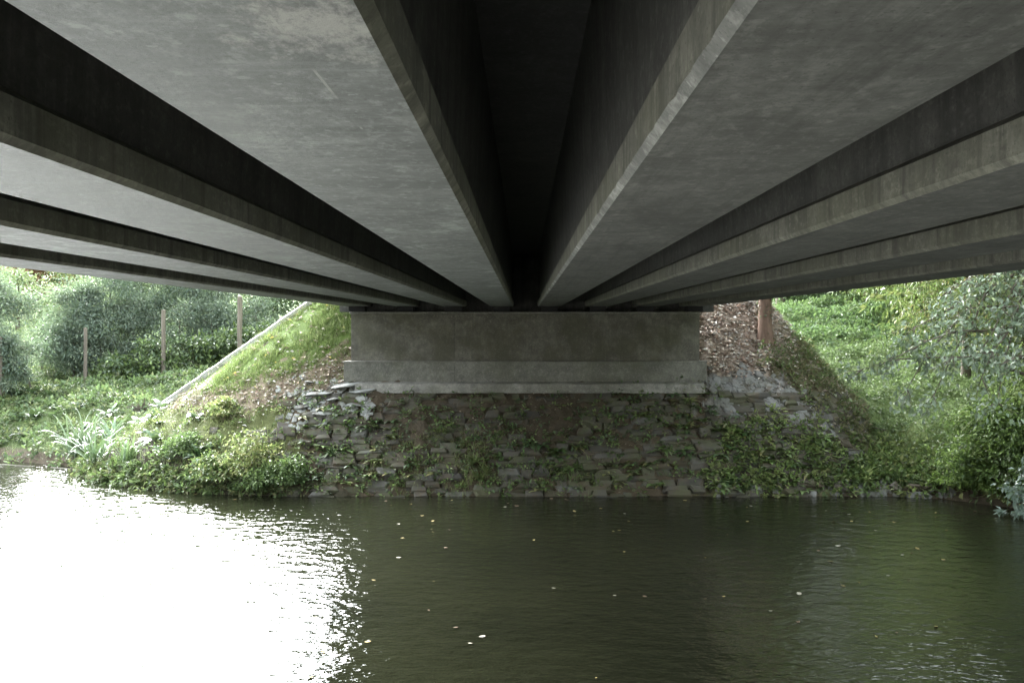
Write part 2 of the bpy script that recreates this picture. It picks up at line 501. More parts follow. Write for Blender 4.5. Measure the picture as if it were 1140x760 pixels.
# ------------------------------------------------------------------ bridge
HB = .52
BW = .60                       # bottom flange width
ZS = CZ + HB                   # soffit
YB0, YB1 = -1.9, 25.2
centres = [(-7.985 + 2.3095 * i) * HB for i in range(8)]
bridge = tag(empty("road_bridge", (0, 12, 0)), "grey concrete road bridge with eight long beams seen from underneath over the river", "bridge")
OFF = np.array([0, -12, 0.])
def extr(prof, y0, y1, mb, C=None, nseg=1):
    """closed outline in x,z pushed along y"""
    p = np.asarray(prof, float); n = len(p)
    ys = np.linspace(y0, y1, nseg + 1)
    V = np.concatenate([np.c_[p[:, 0], np.full(n, y), p[:, 1]] for y in ys]) + OFF
    Q = [(k*n+i, (k+1)*n+i, (k+1)*n+(i+1) % n, k*n+(i+1) % n) for k in range(nseg) for i in range(n)]
    mb.quads(V, Q, C)
ch = .022
for i, c in enumerate(centres):
    left = i < 4
    w = BW / 2
    b = tag(empty("beam"), None); b.parent = bridge; b.location = (0, 0, 0)
    # bottom flange: soffit sheet, two arrises, side faces
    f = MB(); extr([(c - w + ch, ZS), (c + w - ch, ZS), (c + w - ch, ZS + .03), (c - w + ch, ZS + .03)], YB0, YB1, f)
    f.build("soffit", M['beam_pale_lit' if left else 'beam_grey_shaded'], b)
    for s in (-1, 1):
        k = MB()
        xs0 = c + s * (w - ch); xs1 = c + s * w
        nseg = 90
        ys = np.linspace(YB0, YB1, nseg * 4)
        chip = np.where(rng.random(len(ys)) < .12, rng.uniform(0, .004, len(ys)), 0) if i == 4 and s == -1 else np.where(rng.random(len(ys)) < .03, rng.uniform(0, .004, len(ys)), 0)
        jig = rng.normal(0, .0005, len(ys))
        V = np.concatenate([np.c_[np.full(len(ys), xs0) , ys, np.full(len(ys), ZS - .0005)],
                            np.c_[xs1 - s * (chip + jig * .5), ys, ZS + ch + jig + chip],
                            np.c_[np.full(len(ys), xs1 - s * .03), ys, np.full(len(ys), ZS + ch + .02)]]) + OFF
        m_ = len(ys); a = np.arange(m_ - 1)
        Q = np.concatenate([np.stack([a, a + 1, a + 1 + m_, a + m_], 1), np.stack([a + m_, a + 1 + m_, a + 1 + 2 * m_, a + 2 * m_], 1)])
        k.quads(V, Q)
        k.build("arris", M['chamfer'] if (i == 4 and s == -1) else M['beam_side'], b)
    f = MB(); extr([(c - w, ZS + ch), (c + w, ZS + ch), (c + w, ZS + .135), (c + w - .05, ZS + .172), (c - w + .05, ZS + .172), (c - w, ZS + .135)], YB0, YB1, f)
    f.build("flange", M['beam_side'], b)
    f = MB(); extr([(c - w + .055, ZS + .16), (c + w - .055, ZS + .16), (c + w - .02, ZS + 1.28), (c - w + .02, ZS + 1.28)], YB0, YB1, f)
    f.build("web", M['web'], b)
    for yb in (24.75,):
        f = MB(); f.box((c - .2, yb - .18 - 12, 4.081), (c + .2, yb + .18 - 12, ZS - .002), (.02, .02, .02))
        f.build("bearing_pad", M['rubber'], b)
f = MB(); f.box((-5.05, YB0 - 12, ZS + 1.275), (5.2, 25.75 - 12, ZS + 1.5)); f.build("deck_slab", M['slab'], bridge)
f = MB(); f.box((-4.7, 25.22 - 12, 4.085), (4.85, 25.6 - 12, ZS + 1.27)); f.build("end_wall", M['web'], bridge)
for s, x in ((-1, -5.05), (1, 5.2)):
    f = MB(); f.box((min(x, x + s * .25), YB0 - 12, ZS + 1.25), (max(x, x + s * .25), 30 - 12, ZS + 2.35)); f.build("parapet", M['plinth'], bridge)

# far abutment: stem of three panels, plinth of three panels, ledge
ab = tag(empty("abutment_wall", (0, 24.5, 2.35)), "grey concrete abutment wall on a stepped plinth carrying the ends of the beams", "wall")
AO = np.array([0, 24.5, 2.35])
def part_box(name, mat, parent, a, b, org, bevel=.012, joined=False):
    m = MB(); m.box(np.array(a) - org, np.array(b) - org)
    o = m.build(name, mat, parent)
    bv = o.modifiers.new("edge", 'BEVEL'); bv.width = bevel; bv.segments = 2
    return o
wx_ = [-4.28, -1.715, 1.69, 4.36]
for a, b in zip(wx_[:-1], wx_[1:]):
    part_box("wall_panel", M['wall'], ab, (a + .0015, 24.5, 2.86), (b - .0015, 25.2, 4.02), AO, .004)
part_box("wall_core", M['slab'], ab, (-4.2, 24.53, 2.4), (4.28, 25.18, 4.0), AO)
part_box("bearing_shelf", M['plinth'], ab, (-4.31, 24.485, 4.022), (4.39, 25.215, 4.08), AO, .015)
px_ = [-4.42, -1.7, 1.7, 4.50]
for a, b in zip(px_[:-1], px_[1:]):
    part_box("plinth_panel", M['plinth'], ab, (a + .0015, 24.27, 2.36), (b - .0015, 25.25, 2.84), AO, .005)
part_box("plinth_top", M['ledge'], ab, (-4.43, 24.255, 2.842), (4.51, 25.26, 2.862), AO, .008)
m = MB()
n = 60; xs = np.linspace(-4.1, 4.4, n)
front = 24.06 + noise(xs, xs * 0, 1.6, 2) * .02
V = np.concatenate([np.c_[xs, np.full(n, 24.3), np.full(n, 2.365)], np.c_[xs, front, 2.315 + noise(xs, xs * 0, 1.3, 3) * .008], np.c_[xs, front - .12, np.full(n, 2.10)]]) - AO
a = np.arange(n - 1)
m.quads(V, np.concatenate([np.stack([a, a + n, a + n + 1, a + 1], 1), np.stack([a + n, a + 2 * n, a + 2 * n + 1, a + n + 1], 1)]))
m.build("mortar_ledge", M['ledge'], ab)
# near abutment behind the camera
nb = tag(empty("near_abutment_wall", (0, -2, 2.2)), "grey concrete abutment wall at the near end of the bridge behind the viewpoint", "wall")
m = MB(); m.box((-4.4, -.6, -.6), (4.5, 0.1, 1.85)); m.build("wall_stem", M['wall'], nb)

# ------------------------------------------------------------------ pitched stone facing of the slope
stone_meshes = []
for k in range(10):
    g = np.random.default_rng(50 + k)
    x, y, z = .5, .5, .5
    b8 = np.array([(-x,-y,-z),(x,-y,-z),(x,y,-z),(-x,y,-z),(-x,-y,.25),(x,-y,.25),(x,y,.25),(-x,y,.25)], float)
    b8[:, :2] += g.uniform(-.11, .11, (8, 2)); b8[4:, 2] += g.uniform(-.12, .1, 4)
    top = b8[4:] * np.array([.84, .72, 1]); top[:, 2] = b8[4:, 2] + .2 + g.uniform(-.1, .1, 4); top[:, :2] += g.uniform(-.05, .05, (4, 2))
    mid = top.mean(0) + (0, 0, g.uniform(-.02, .1))
    m = MB()
    V = np.concatenate([b8, top, mid[None]])
    Q = [(0,1,5,4),(1,2,6,5),(2,3,7,6),(3,0,4,7),(4,5,9,8),(5,6,10,9),(6,7,11,10),(7,4,8,11),(8,9,10,11)]
    m.quads(V[:12], Q)
    stone_meshes.append(m.build("stone", M['stone'], obj=False))
pitch = tag(empty("stone_pitching", (0, 23, 1)), "mossy pitched slate stone facing on the slope below the abutment wall", "stone slope")
def slope_frame(u, d):
    """u runs along the contour, d down the slope from the road edge"""
    if -AL <= u <= AR:
        p = np.array([u, Y0 - d, ZT - SL * d]); T = np.array([1., 0, 0]); D = np.array([0, -1., -SL])
    elif u > AR:
        th = (u - AR) / 4.6 * 1.0
        p = np.array([AR + d * math.sin(th) / KR, Y0 - d * math.cos(th), ZT - SL * d])
        T = np.array([d * math.cos(th) / KR, d * math.sin(th), 0]); D = np.array([math.sin(th) / KR, -math.cos(th), -SL])
    else:
        th = (-AL - u) / 4.6
        p = np.array([-AL - d * math.sin(th) / KL, Y0 - d * math.cos(th), ZT - SL * d])
        T = np.array([d * math.cos(th) / KL, -d * math.sin(th), 0]); D = np.array([-math.sin(th) / KL, -math.cos(th), -SL])
    T /= np.linalg.norm(T); D = D - T * D.dot(T); D /= np.linalg.norm(D)
    N = np.cross(T, -D)
    if N[2] < 0: N = -N
    return p, T, D, N
from mathutils import Matrix, Vector
placed = []
d = 3.62
while d < 6.05:
    hgt = rng.uniform(.11, .2)
    u = -7.2 + rng.uniform(0, .4)
    while u < 9.6:
        ln = rng.uniform(.26, .62)
        p, T, D, N = slope_frame(u + ln / 2, d + hgt * .37)
        q = proj(*p)
        keep = True
        if meadow(p[0], p[1]) > p[2] + .02: keep = False
        if p[2] < -.12: keep = False
        sink = rng.normal(-.028, .025) + .05 * float(noise(p[0], p[1] * 1.3, 1.1, 4))
        if inpoly(q[0], q[1], BUSHY_L): keep = keep and rng.random() < .2 + .8 * float(sstep(255, 335, q[0]))
        if u < -4.6 and q[1] < 470: keep = keep and rng.random() < float(sstep(300, 370, q[0]))
        if inpoly(q[0], q[1], MUD_C) and q[1] < 500: sink -= .022; keep = keep and rng.random() < .9
        if rng.random() < .04: keep = False
        if keep: placed.append((p, T, D, N, ln, hgt / .75 * .98, sink, q))
        u += ln + rng.uniform(.01, .05)
    d += hgt * .75
def size_px(s):
    return s[4] * s[5] * (F / s[0][1]) ** 2 + (0.02 if s[6] > -.05 else 0)
placed.sort(key=size_px, reverse=True)
rest = MB()
for k, (p, T, D, N, ln, hg, sink, q) in enumerate(placed):
    rotj = rng.normal(0, .05)
    T2 = T * math.cos(rotj) + D * math.sin(rotj); D2 = np.cross(N, T2)
    thick = .2
    ctr = p + N * (sink - .035) - np.array([0, 23 * 0, 0])
    Mx = np.array([T2 * ln, D2 * hg * .96, N * thick]).T
    if k < 298:
        me = stone_meshes[k % 10]
        o = bpy.data.objects.new("stone", me); link(o, pitch)
        o.matrix_local = Matrix(((*Mx[0], ctr[0]), (*Mx[1], ctr[1] - 23), (*Mx[2], ctr[2] - 1), (0, 0, 0, 1)))
    else:
        me = stone_meshes[k % 10]
        V = np.array([v.co for v in me.vertices]); Q = [list(pl.vertices) for pl in me.polygons]
        rest.quads(V @ Mx.T + ctr - np.array([0, 23, 1]), Q)
if rest.n:
    tag(rest.build("buried_stones", M['stone'], pitch), kind='stuff')

def boulder(name, p, s, label, mat='stone', flat=1.0, seed=0, group=None, rz=0, cat="stone"):
    g = np.random.default_rng(900 + seed)
    import bmesh
    bm = bmesh.new(); bmesh.ops.create_icosphere(bm, subdivisions=3, radius=1)
    ax = g.normal(0, 1, (9, 3)); ax = unit(ax); cut = g.uniform(.45, .8, 9)
    for v in bm.verts:
        c = np.array(v.co)
        for a_, k_ in zip(ax, cut):
            d_ = c.dot(a_)
            if d_ > k_: c = c - a_ * (d_ - k_) * .85
        v.co = Vector(c * (1 + .04 * g.normal()) * np.array(s))
    me = bpy.data.meshes.new(name); bm.to_mesh(me); bm.free()
    me.materials.append(M[mat])
    o = link(bpy.data.objects.new(name, me)); o.location = p; o.rotation_euler = (g.uniform(-.15, .15), g.uniform(-.15, .15), rz)
    return tag(o, label, cat, group)

# rubble and roots (uncountable)
def rubble(mb, P, lo, hi, flat):
    for i, p in enumerate(P):
        me = stone_meshes[i % 10]
        V = np.array([v.co for v in me.vertices]); Q = [list(pl.vertices) for pl in me.polygons]
        a = rng.uniform(0, 6.28); s_ = rng.uniform(lo, hi)
        V = V * [s_, s_ * rng.uniform(.5, .9), s_ * flat]
        V = np.c_[V[:, 0] * math.cos(a) - V[:, 1] * math.sin(a), V[:, 0] * math.sin(a) + V[:, 1] * math.cos(a), V[:, 2]]
        V[:, 2] += V[:, 1] * .75
        mb.quads(V + p + [0, 0, .01], Q)
# waterline rocks and loose slabs
rk = [((938, 545), (.26, .2, .15), "dark wet boulder at the waterline below the green weeds right of the wall"),
      ((998, 549), (.16, .16, .2), "pointed dark rock standing in the shallows beside a long flat rock"),
      ((1022, 547), (.36, .2, .12), "long flat dark rock at the waterline near the overhanging shrub"),
      ((812, 549), (.24, .18, .12), "squared grey stone at the water's edge under the right end of the wall"),
      ((878, 550), (.18, .14, .1), "small grey stone at the waterline amid green weeds")]
for k, ((a, b), s, lab) in enumerate(rk):
    p = hit(a, b); p[2] = max(p[2], 0) + s[2] * .3
    boulder("rock", p, s, lab, seed=k, rz=rng.uniform(-.4, .4), cat="rock")
for k, (a, b, Yr, s, rz, lab) in enumerate([(388, 431, 24.2, (.55, .3, .05), .2, "broad pale slate slab lying flat at the left foot of the wall"),
                                   (410, 437, 24.0, (.5, .16, .045), .3, "long pale slate slab jutting out from under the left end of the plinth"),
                                   (352, 440, 24.1, (.36, .2, .06), -.1, "pale broken slate lying in leaf litter left of the wall foot"),
      (372, 446, 24, (.3, .17, .05), .5, "pale slate just below the broad slab at the wall's left foot"), (338, 455, 24, (.26, .16, .05), -.3, "pale slate at the left margin of the rubble"),
      (362, 462, 24, (.34, .2, .06), .1, "pale blue-grey slate low in the left rubble"), (395, 452, 24, (.28, .16, .05), .2, "grey slate under the long jutting slab"),
      (345, 428, 24, (.2, .13, .04), .9, "small whitish slate on the litter left of the wall")]):
    p = hit(a, b); p[2] += .03
    boulder("slate_slab", p, s, lab, 'slate', seed=20 + k, rz=rz, cat="stone slab")

# ------------------------------------------------------------------ edging strip down the left embankment
_b = None
for th in np.linspace(.5, 1.57, 200):
    dd = np.linspace(3.0, 5.2, 60)
    qx, qy = proj(-AL - dd * np.sin(th) / KL, Y0 - dd * np.cos(th), ZT - SL * dd)
    e = np.hypot(qx - 181, qy - 450); k = e.argmin()
    if _b is None or e[k] < _b[0] - .01: _b = (e[k], th, dd[k])
th_e, d_e = _b[1], _b[2]
ed_d = np.linspace(d_e, .9, 17)
line = np.c_[-AL - ed_d * math.sin(th_e) / KL, Y0 - ed_d * math.cos(th_e), ZT - SL * ed_d + .0]
ed1, ed0 = line[0].copy(), line[-1].copy()
strip = tag(empty("concrete_edging", tuple(ed1)), "pale concrete edging strip running down the left embankment beside the grass", "edging")
dirv = unit(ed0 - ed1)
sidev = unit(np.cross(dirv, [0, 0, 1])); upv = unit(np.cross(sidev, dirv))
for a, b in zip(line[:-1], line[1:]):
    m = MB()
    w0, w1 = -.06, .24
    a2 = a + (b - a) * .012; b2 = b - (b - a) * .012
    dz = rng.normal(0, .006)
    V = [a2 + sidev * w0 - upv * .1, a2 + sidev * w1 - upv * .1, b2 + sidev * w1 - upv * .1, b2 + sidev * w0 - upv * .1,
         a2 + sidev * w0 + upv * (.12 + dz), a2 + sidev * w1 + upv * (.09 + dz), b2 + sidev * w1 + upv * (.09 + dz), b2 + sidev * w0 + upv * (.12 + dz)]
    m.quads(np.array(V) - ed1, [(0,3,2,1),(4,5,6,7),(0,1,5,4),(1,2,6,5),(2,3,7,6),(3,0,4,7)])
    o = m.build("edging_slab", M['kerb'], strip); bv = o.modifiers.new("edge", 'BEVEL'); bv.width = .01; bv.segments = 2
m = MB(); m.tube(line[::2] - ed1 - sidev * .12 + upv * .06, np.full(len(line[::2]), .045), 6); m.build("timber_rail", M['post'], strip)

# ------------------------------------------------------------------ ground cover (uncountable)
def scatter(poly, n, x=(-16, 16), y=(20.5, 60), cond=None, mult=14):
    out = []; tot = 0
    for _ in range(60):
        xx = rng.uniform(*x, n * mult // 4); yy = rng.uniform(*y, n * mult // 4)
        zz = ground_z(xx, yy)
        px, py = proj(xx, yy, zz)
        k = inpoly(px + rng.normal(0, 9, len(px)), py + rng.normal(0, 5, len(px)), poly)
        if cond is not None: k &= cond(xx, yy, zz, px, py)
        out.append(np.c_[xx, yy, zz][k]); tot += k.sum()
        if tot >= n: break
    return np.concatenate(out)[:n]

def patch_grass(mb, P, L, W, c0, c1, droop=.5, lean=.5, per=1):
    n = len(P) * per; P = np.repeat(P, per, 0) + np.c_[rng.normal(0, .04, (n, 2)), np.zeros(n)]
    A = rand_dir(n, .3, 1.); A[:, :2] *= lean; A = unit(A)
    C = tint(c0, n, .3, .1)
    ribbons(mb, P - [0, 0, .02], A, rng.uniform(.5, 1.2, n) * L, W, C, 2, rng.uniform(.1, droop, n), rand_dir(n, -.2, .2), 9, tint(c1, n, .3, .1))

def herb_clumps(mb, P, r, h, leaf, nl, cols, flat=.5, cvar=.35):
    """low leafy mounds: leaves on and inside a dome around each point"""
    nP = len(P); n = nP * nl
    cc = np.asarray(cols)[rng.integers(0, len(cols), nP)] * rng.uniform(1 - cvar, 1 + cvar, (nP, 1))
    sc = rng.uniform(.6, 1.3, nP)
    dirs = rand_dir(n, .05, 1.)
    rad = rng.uniform(.45, 1., n) ** .6
    s = np.repeat(sc, nl)
    Q = np.repeat(P, nl, 0) + dirs * rad[:, None] * np.c_[r * s, r * s, h * s]
    A = unit(dirs + rng.normal(0, .45, (n, 3)) - [0, 0, flat * .6])
    N = unit(dirs * .5 + [0, 0, .9] + rng.normal(0, .3, (n, 3)))
    C = np.repeat(cc, nl, 0) * rng.uniform(.7, 1.3, (n, 1))
    leaves(mb, Q, A, N, leaf * rng.uniform(.6, 1.3, n), leaf * .55 * rng.uniform(.7, 1.2, n), C, .12, .18)

def flecks(mb, P, size, cols, lift=.015):
    n = len(P)
    A = rand_dir(n, -.3, .3); N = unit(rand_dir(n, .4, 1.) + [0, -.4, .6])
    C = np.asarray(cols)[rng.integers(0, len(cols), n)] * rng.uniform(.6, 1.25, (n, 1))
    leaves(mb, P + [0, 0, lift], A, N, size * rng.uniform(.5, 1.3, n), size * .6 * rng.uniform(.5, 1.2, n), C, .2, .15)

CONE = lambda x, y, z, px, py: emb(x, y) > meadow(x, y) - .05
# grass on the left embankment
mb = MB()
GP = scatter(GRASS_L, 9000, (-9, -3.9), (23, 28), CONE)
pn = noise(GP[:, 0], GP[:, 1] * 1.4, .5, 5) + .9 * noise(GP[:, 0], GP[:, 1], 1.6, 2)
patch_grass(mb, GP[pn > -.45], .17, .012, (.13, .18, .055), (.21, .26, .10), per=4)
patch_grass(mb, GP[(pn > .1) & (pn < .2)], .3, .012, (.22, .25, .10), (.34, .34, .2), per=3)
patch_grass(mb, GP[pn > .6], .26, .013, (.15, .21, .06), (.27, .31, .14), per=3)
patch_grass(mb, scatter(LITTER_L, 2300, (-9.5, -3.9), (23, 28), CONE), .12, .012, (.10, .13, .03), (.17, .2, .07), per=3)
tag(mb.build("embankment_grass", M['leaf']), "short bright green grass on the embankment left of the wall", "grass", kind='stuff')
# dead leaves and chips
DEAD = [(.46, .38, .32), (.40, .29, .23), (.56, .49, .42), (.27, .2, .16), (.7, .66, .6), (.5, .41, .34), (.54, .51, .48)]
mb = MB(); flecks(mb, scatter(LITTER_R, 5200, (4, 10), (22.5, 29), CONE), .13, DEAD)
tag(mb.build("brown_leaf_litter", M['litter']), "brown fallen leaves and bark chips right of the wall", "leaf litter", kind='stuff')
mb = MB(); flecks(mb, scatter(LITTER_L, 1500, (-9.5, -3.9), (22.5, 28), CONE), .12, DEAD + [(.5, .46, .40), (.4, .33, .26)])
flecks(mb, scatter(GRASS_L, 260, (-9, -3.9), (22.5, 28), CONE), .12, DEAD + [(.5, .42, .12)], .08)
tag(mb.build("pale_leaf_litter", M['litter']), "pale dry leaves scattered below the grass left of the wall", "leaf litter", kind='stuff')
mb = MB()
flecks(mb, scatter(STONE_R + [], 2200, (4, 11), (21.5, 26), CONE), .07, [(.22, .2, .18), (.3, .28, .25), (.16, .13, .1), (.4, .38, .34), (.28, .22, .12)])
flecks(mb, scatter([(390, 428), (790, 428), (800, 552), (340, 552)], 2600, (-6, 6), (21.5, 24.5), CONE), .06, [(.12, .09, .06), (.2, .16, .1), (.08, .06, .045), (.3, .26, .2)])
flecks(mb, scatter(HIP_R, 900, (5, 11), (21.5, 28), None), .1, DEAD)
tag(mb.build("slope_debris", M['litter']), "small chips and dead leaves over the slope stones", "debris", kind='stuff')

mb = MB()
rubble(mb, scatter([(786, 418), (850, 414), (910, 455), (945, 500), (860, 480), (790, 450)], 520, (4, 10), (21.5, 26), None), .07, .2, .45)
rubble(mb, scatter([(770, 540), (1060, 540), (1060, 560), (770, 556)], 90, (4, 11), (20, 23), None), .08, .2, .6)
tag(mb.build("grey_rubble", M['rubble']), "grey stone rubble strewn over the shoulders of the slope", "rubble", kind='stuff')
mb = MB()
rubble(mb, scatter([(320, 432), (390, 428), (420, 450), (390, 475), (330, 480)], 230, (-7, -2), (22.5, 25.5), None), .07, .2, .16)
tag(mb.build("pale_rubble", M['slate']), "pale slate rubble scattered left of the wall foot", "rubble", kind='stuff')
mb = MB()
P = scatter([(420, 432), (700, 432), (680, 520), (420, 530)], 1500, (-5, 4), (21.5, 24.5), CONE)
n = len(P); A = unit(rand_dir(n, -.6, .5) + [0, -.5, 0])
ribbons(mb, P + [0, 0, .02], A, rng.uniform(.12, .45, n), .012, tint((.12, .09, .06), n, .5, .1), 3, rng.uniform(.2, .7, n), rand_dir(n, -.3, .3), 9)
tag(mb.build("dry_stalks", M['litter']), "dry brown stalks and roots trailing down the slope", "dry stalks", kind='stuff')
# meadow right
mb = MB()
MEAD = [(868, 320), (1150, 320), (1150, 520), (960, 500), (900, 420)]
mead_c = lambda x, y, z, px, py: (emb(x, y) < meadow(x, y) + .02) & (y - bank_y(x) > 1.0)
P = scatter([(868, 325), (1150, 325), (1150, 372), (885, 385)], 3600, (7, 34), (28, 50), mead_c)
herb_clumps(mb, P, .28, .26, .15, 16, [(.095, .155, .06), (.085, .14, .06), (.125, .185, .075), (.08, .13, .07)], cvar=.3)
P = scatter([(875, 375), (1150, 365), (1150, 520), (960, 505), (925, 440)], 2600, (6, 22), (22.5, 36), mead_c)
herb_clumps(mb, P, .22, .13, .1, 14, [(.125, .175, .075), (.11, .16, .07), (.15, .2, .09)], cvar=.3)
patch_grass(mb, scatter(MEAD, 6000, (6, 34), (22.5, 50), mead_c), .2, .014, (.10, .145, .06), (.16, .2, .09), per=3)
tag(mb.build("meadow_plants", M['leaf']), "dense low green meadow plants on the rising ground to the right", "meadow", kind='stuff')
# bank right by the water and the weeds on the right of the slope
mb = MB()
P = scatter(GREEN_R, 460, (4, 12), (20, 25), None)
herb_clumps(mb, P, .15, .17, .13, 13, [(.14, .2, .065), (.18, .24, .08), (.11, .16, .06), (.22, .26, .10)])
P = scatter([(930, 500), (1130, 500), (1130, 570), (930, 556)], 130, (6, 13), (18.5, 24), lambda x, y, z, px, py: (z > -.02) & (z < .5))
herb_clumps(mb, P, .2, .22, .14, 14, [(.10, .15, .05), (.075, .115, .04), (.16, .17, .07)])
P = scatter(HIP_R, 420, (5, 11), (22, 29), None)
herb_clumps(mb, P, .17, .17, .11, 13, [(.15, .2, .08), (.12, .155, .065), (.18, .17, .085), (.10, .125, .055), (.17, .14, .09)])
patch_grass(mb, scatter([(940, 480), (1060, 480), (1060, 530), (930, 530)], 1400, (6, 11), (20.5, 25), None), .22, .014, (.14, .17, .06), (.25, .26, .12), per=3)
tag(mb.build("bank_weeds", M['leaf']), "mixed green weeds along the right bank above the water", "weeds", kind='stuff')
# creeping cover on the stones
mb = MB()
cov = [([(680, 430), (800, 430), (850, 550), (560, 552), (600, 510)], 210), ([(390, 450), (560, 470), (640, 552), (330, 552)], 270), ([(400, 440), (760, 440), (760, 500), (400, 500)], 150), ([(330, 440), (400, 440), (400, 540), (330, 540)], 80)]
for poly, n_ in cov:
    herb_clumps(mb, scatter(poly, n_, (-7, 9), (21.4, 24.6), CONE), .12, .11, .105, 10, [(.10, .16, .06), (.13, .19, .065), (.085, .12, .065), (.16, .2, .08)])
P = scatter([(470, 480), (560, 470), (560, 552), (390, 552), (400, 500)], 260, (-6, 2), (21.4, 24), CONE)
patch_grass(mb, P, .24, .014, (.13, .16, .06), (.24, .25, .11), per=9)
P = scatter([(560, 505), (690, 500), (690, 545), (560, 548)], 90, (-1, 3), (21.4, 24), CONE)
patch_grass(mb, P, .26, .016, (.12, .19, .06), (.2, .27, .10), per=9)
tag(mb.build("creeping_weeds", M['leaf']), "sparse creeping weeds growing out of the stone joints", "weeds", kind='stuff')
# left bushy cover
mb = MB()
P = scatter(BUSHY_L, 460, (-13, -4), (21.5, 27), None)
pn = noise(P[:, 0], P[:, 1] * 1.5, .6, 3)
herb_clumps(mb, P[pn > -.15], .14, .12, .10, 13, [(.16, .22, .08), (.12, .17, .065), (.22, .26, .10), (.25, .26, .12), (.10, .15, .07)], cvar=.45)
patch_grass(mb, scatter(BUSHY_L, 1300, (-13, -4), (21.5, 27), None), .34, .016, (.18, .21, .08), (.34, .36, .2), per=3, droop=.8)
P = scatter([(90, 500), (350, 520), (350, 560), (90, 560)], 260, (-14, -4), (21.2, 27), lambda x, y, z, px, py: (z > -.05) & (z < .35))
herb_clumps(mb, P, .18, .22, .14, 14, [(.10, .15, .06), (.14, .19, .07), (.2, .2, .10), (.085, .12, .05)], cvar=.45, flat=.9)
tag(mb.build("bank_undergrowth", M['leaf']), "bright green undergrowth on the left bank below the edging", "undergrowth", kind='stuff')
mb = MB()
LB = [(-40, 395), (215, 395), (262, 405), (175, 462), (130, 520), (40, 545), (-40, 545)]
lc = lambda x, y, z, px, py: (emb(x, y) < meadow(x, y) + .05) & (y - bank_y(x) > -.12)
P = scatter(LB, 1100, (-22, -7), (24, 40), lc)
herb_clumps(mb, P, .25, .24, .16, 15, [(.12, .175, .075), (.10, .145, .07), (.16, .21, .09), (.2, .22, .11), (.085, .12, .065)], cvar=.45)
patch_grass(mb, scatter(LB, 2200, (-22, -7), (24, 40), lc), .3, .016, (.16, .19, .08), (.3, .32, .18), per=3, droop=.8)
tag(mb.build("left_bank_herbs", M['leaf']), "tangled green herbs covering the flat left bank", "undergrowth", kind='stuff')
mb = MB()
P = scatter([(-60, 320), (260, 320), (260, 410), (-60, 410)], 5000, (-50, -6), (36, 75), lambda x, y, z, px, py: (y - bank_y(x) > 10) & (emb(x, y) < meadow(x, y)))
patch_grass(mb, P, .35, .03, (.12, .165, .06), (.17, .22, .09), per=3)
tag(mb.build("lawn_grass", M['leaf']), "pale green lawn seen through gaps in the saplings", "grass", kind='stuff')

# ------------------------------------------------------------------ single plants
def weed_mesh(seed, n=10, L=.2, W=.07, c=(.06, .10, .03), droop=.5, up=.6):
    g = np.random.default_rng(seed); m = MB()
    a = np.arange(n) * 2.4 + g.uniform(0, .6, n)
    A = unit(np.stack([np.cos(a), np.sin(a), g.uniform(up * .5, up * 1.6, n)], 1))
    ribbons(m, np.zeros((n, 3)) + [0, 0, .01], A, L * g.uniform(.6, 1.2, n), W * g.uniform(.8, 1.2, n), tint(c, n, .3, .12, g), 4, droop * g.uniform(.6, 1.3, n), None, .75)
    return m
def copies(name, meshes, pts, label, cat, group, smin=.7, smax=1.3):
    for i, p in enumerate(pts):
        o = bpy.data.objects.new(name, meshes[i % len(meshes)]); link(o)
        o.location = p; o.rotation_euler = (rng.uniform(-.2, .25), rng.uniform(-.2, .2), rng.uniform(0, 6.28))
        s = rng.uniform(smin, smax); o.scale = (s, s, s * rng.uniform(.8, 1.2))
        tag(o, label, cat, group)
WC = [("dark green", (.075, .125, .05)), ("bright green", (.13, .2, .065)), ("yellowish green", (.18, .2, .07))]
wm = [weed_mesh(100 + k, 11, .27, .085, c).build("broadleaf_weed", M['leaf_gloss'], obj=False) for k, (_, c) in enumerate(WC)]
for poly, n_, where, box, s0, s1 in (([(590, 495), (760, 500), (770, 550), (590, 550)], 60, "on the shaded stones low below the wall", ((-1, 6), (21.5, 24)), .7, 1.3),
                        ([(690, 430), (800, 430), (830, 500), (720, 500)], 42, "between stones below the right end of the wall", ((2, 7), (21.5, 24.5)), .7, 1.3),
                        ([(800, 470), (950, 500), (940, 548), (790, 548)], 60, "on the sunlit right shoulder of the slope", ((4, 9), (21, 24.5)), .8, 1.5),
                        ([(330, 450), (430, 450), (500, 548), (330, 548)], 48, "in stones below the left end of the wall", ((-6, 0), (21.4, 24.4)), .7, 1.3)):
    pts = scatter(poly, n_, *box, None)
    for k, (cn, _) in enumerate(WC):
        copies("broadleaf_weed", [wm[k]], pts[k::3], cn + " broad-leaved weed rooted " + where, "weed", cn + " weeds " + where, s0, s1)
dm = [weed_mesh(140 + k, 13, .42, .13, c, .45, .9).build("dock_plant", M['leaf_gloss'], obj=False) for k, c in enumerate([(.07, .115, .05), (.10, .145, .07), (.085, .125, .075)])]
copies("dock_plant", dm, scatter([(150, 462), (235, 458), (265, 535), (170, 535)], 16, (-12, -6), (22, 27), None),
       "large-leaved dock plant on the left bank below the edging strip", "plant", "dock plants on the left bank")
copies("dock_plant", dm, scatter([(0, 420), (150, 410), (130, 470), (0, 490)], 22, (-18, -9), (25, 34), lc),
       "large-leaved plant in the tangle behind the reeds", "plant", "large-leaved plants behind the reeds")
tm = []
for k in range(3):
    g = np.random.default_rng(170 + k); m = MB(); n = 60
    A = rand_dir(n, .35, 1., g)
    ribbons(m, np.c_[g.normal(0, .04, (n, 2)), np.zeros(n)], A, g.uniform(.25, .5, n), .014, tint((.13, .17, .06), n, .3, .1, g), 3, g.uniform(.2, .7, n), None, 9, tint((.24, .27, .11), n, .3, .1, g))
    tm.append(m.build("grass_tussock", M['leaf'], obj=False))
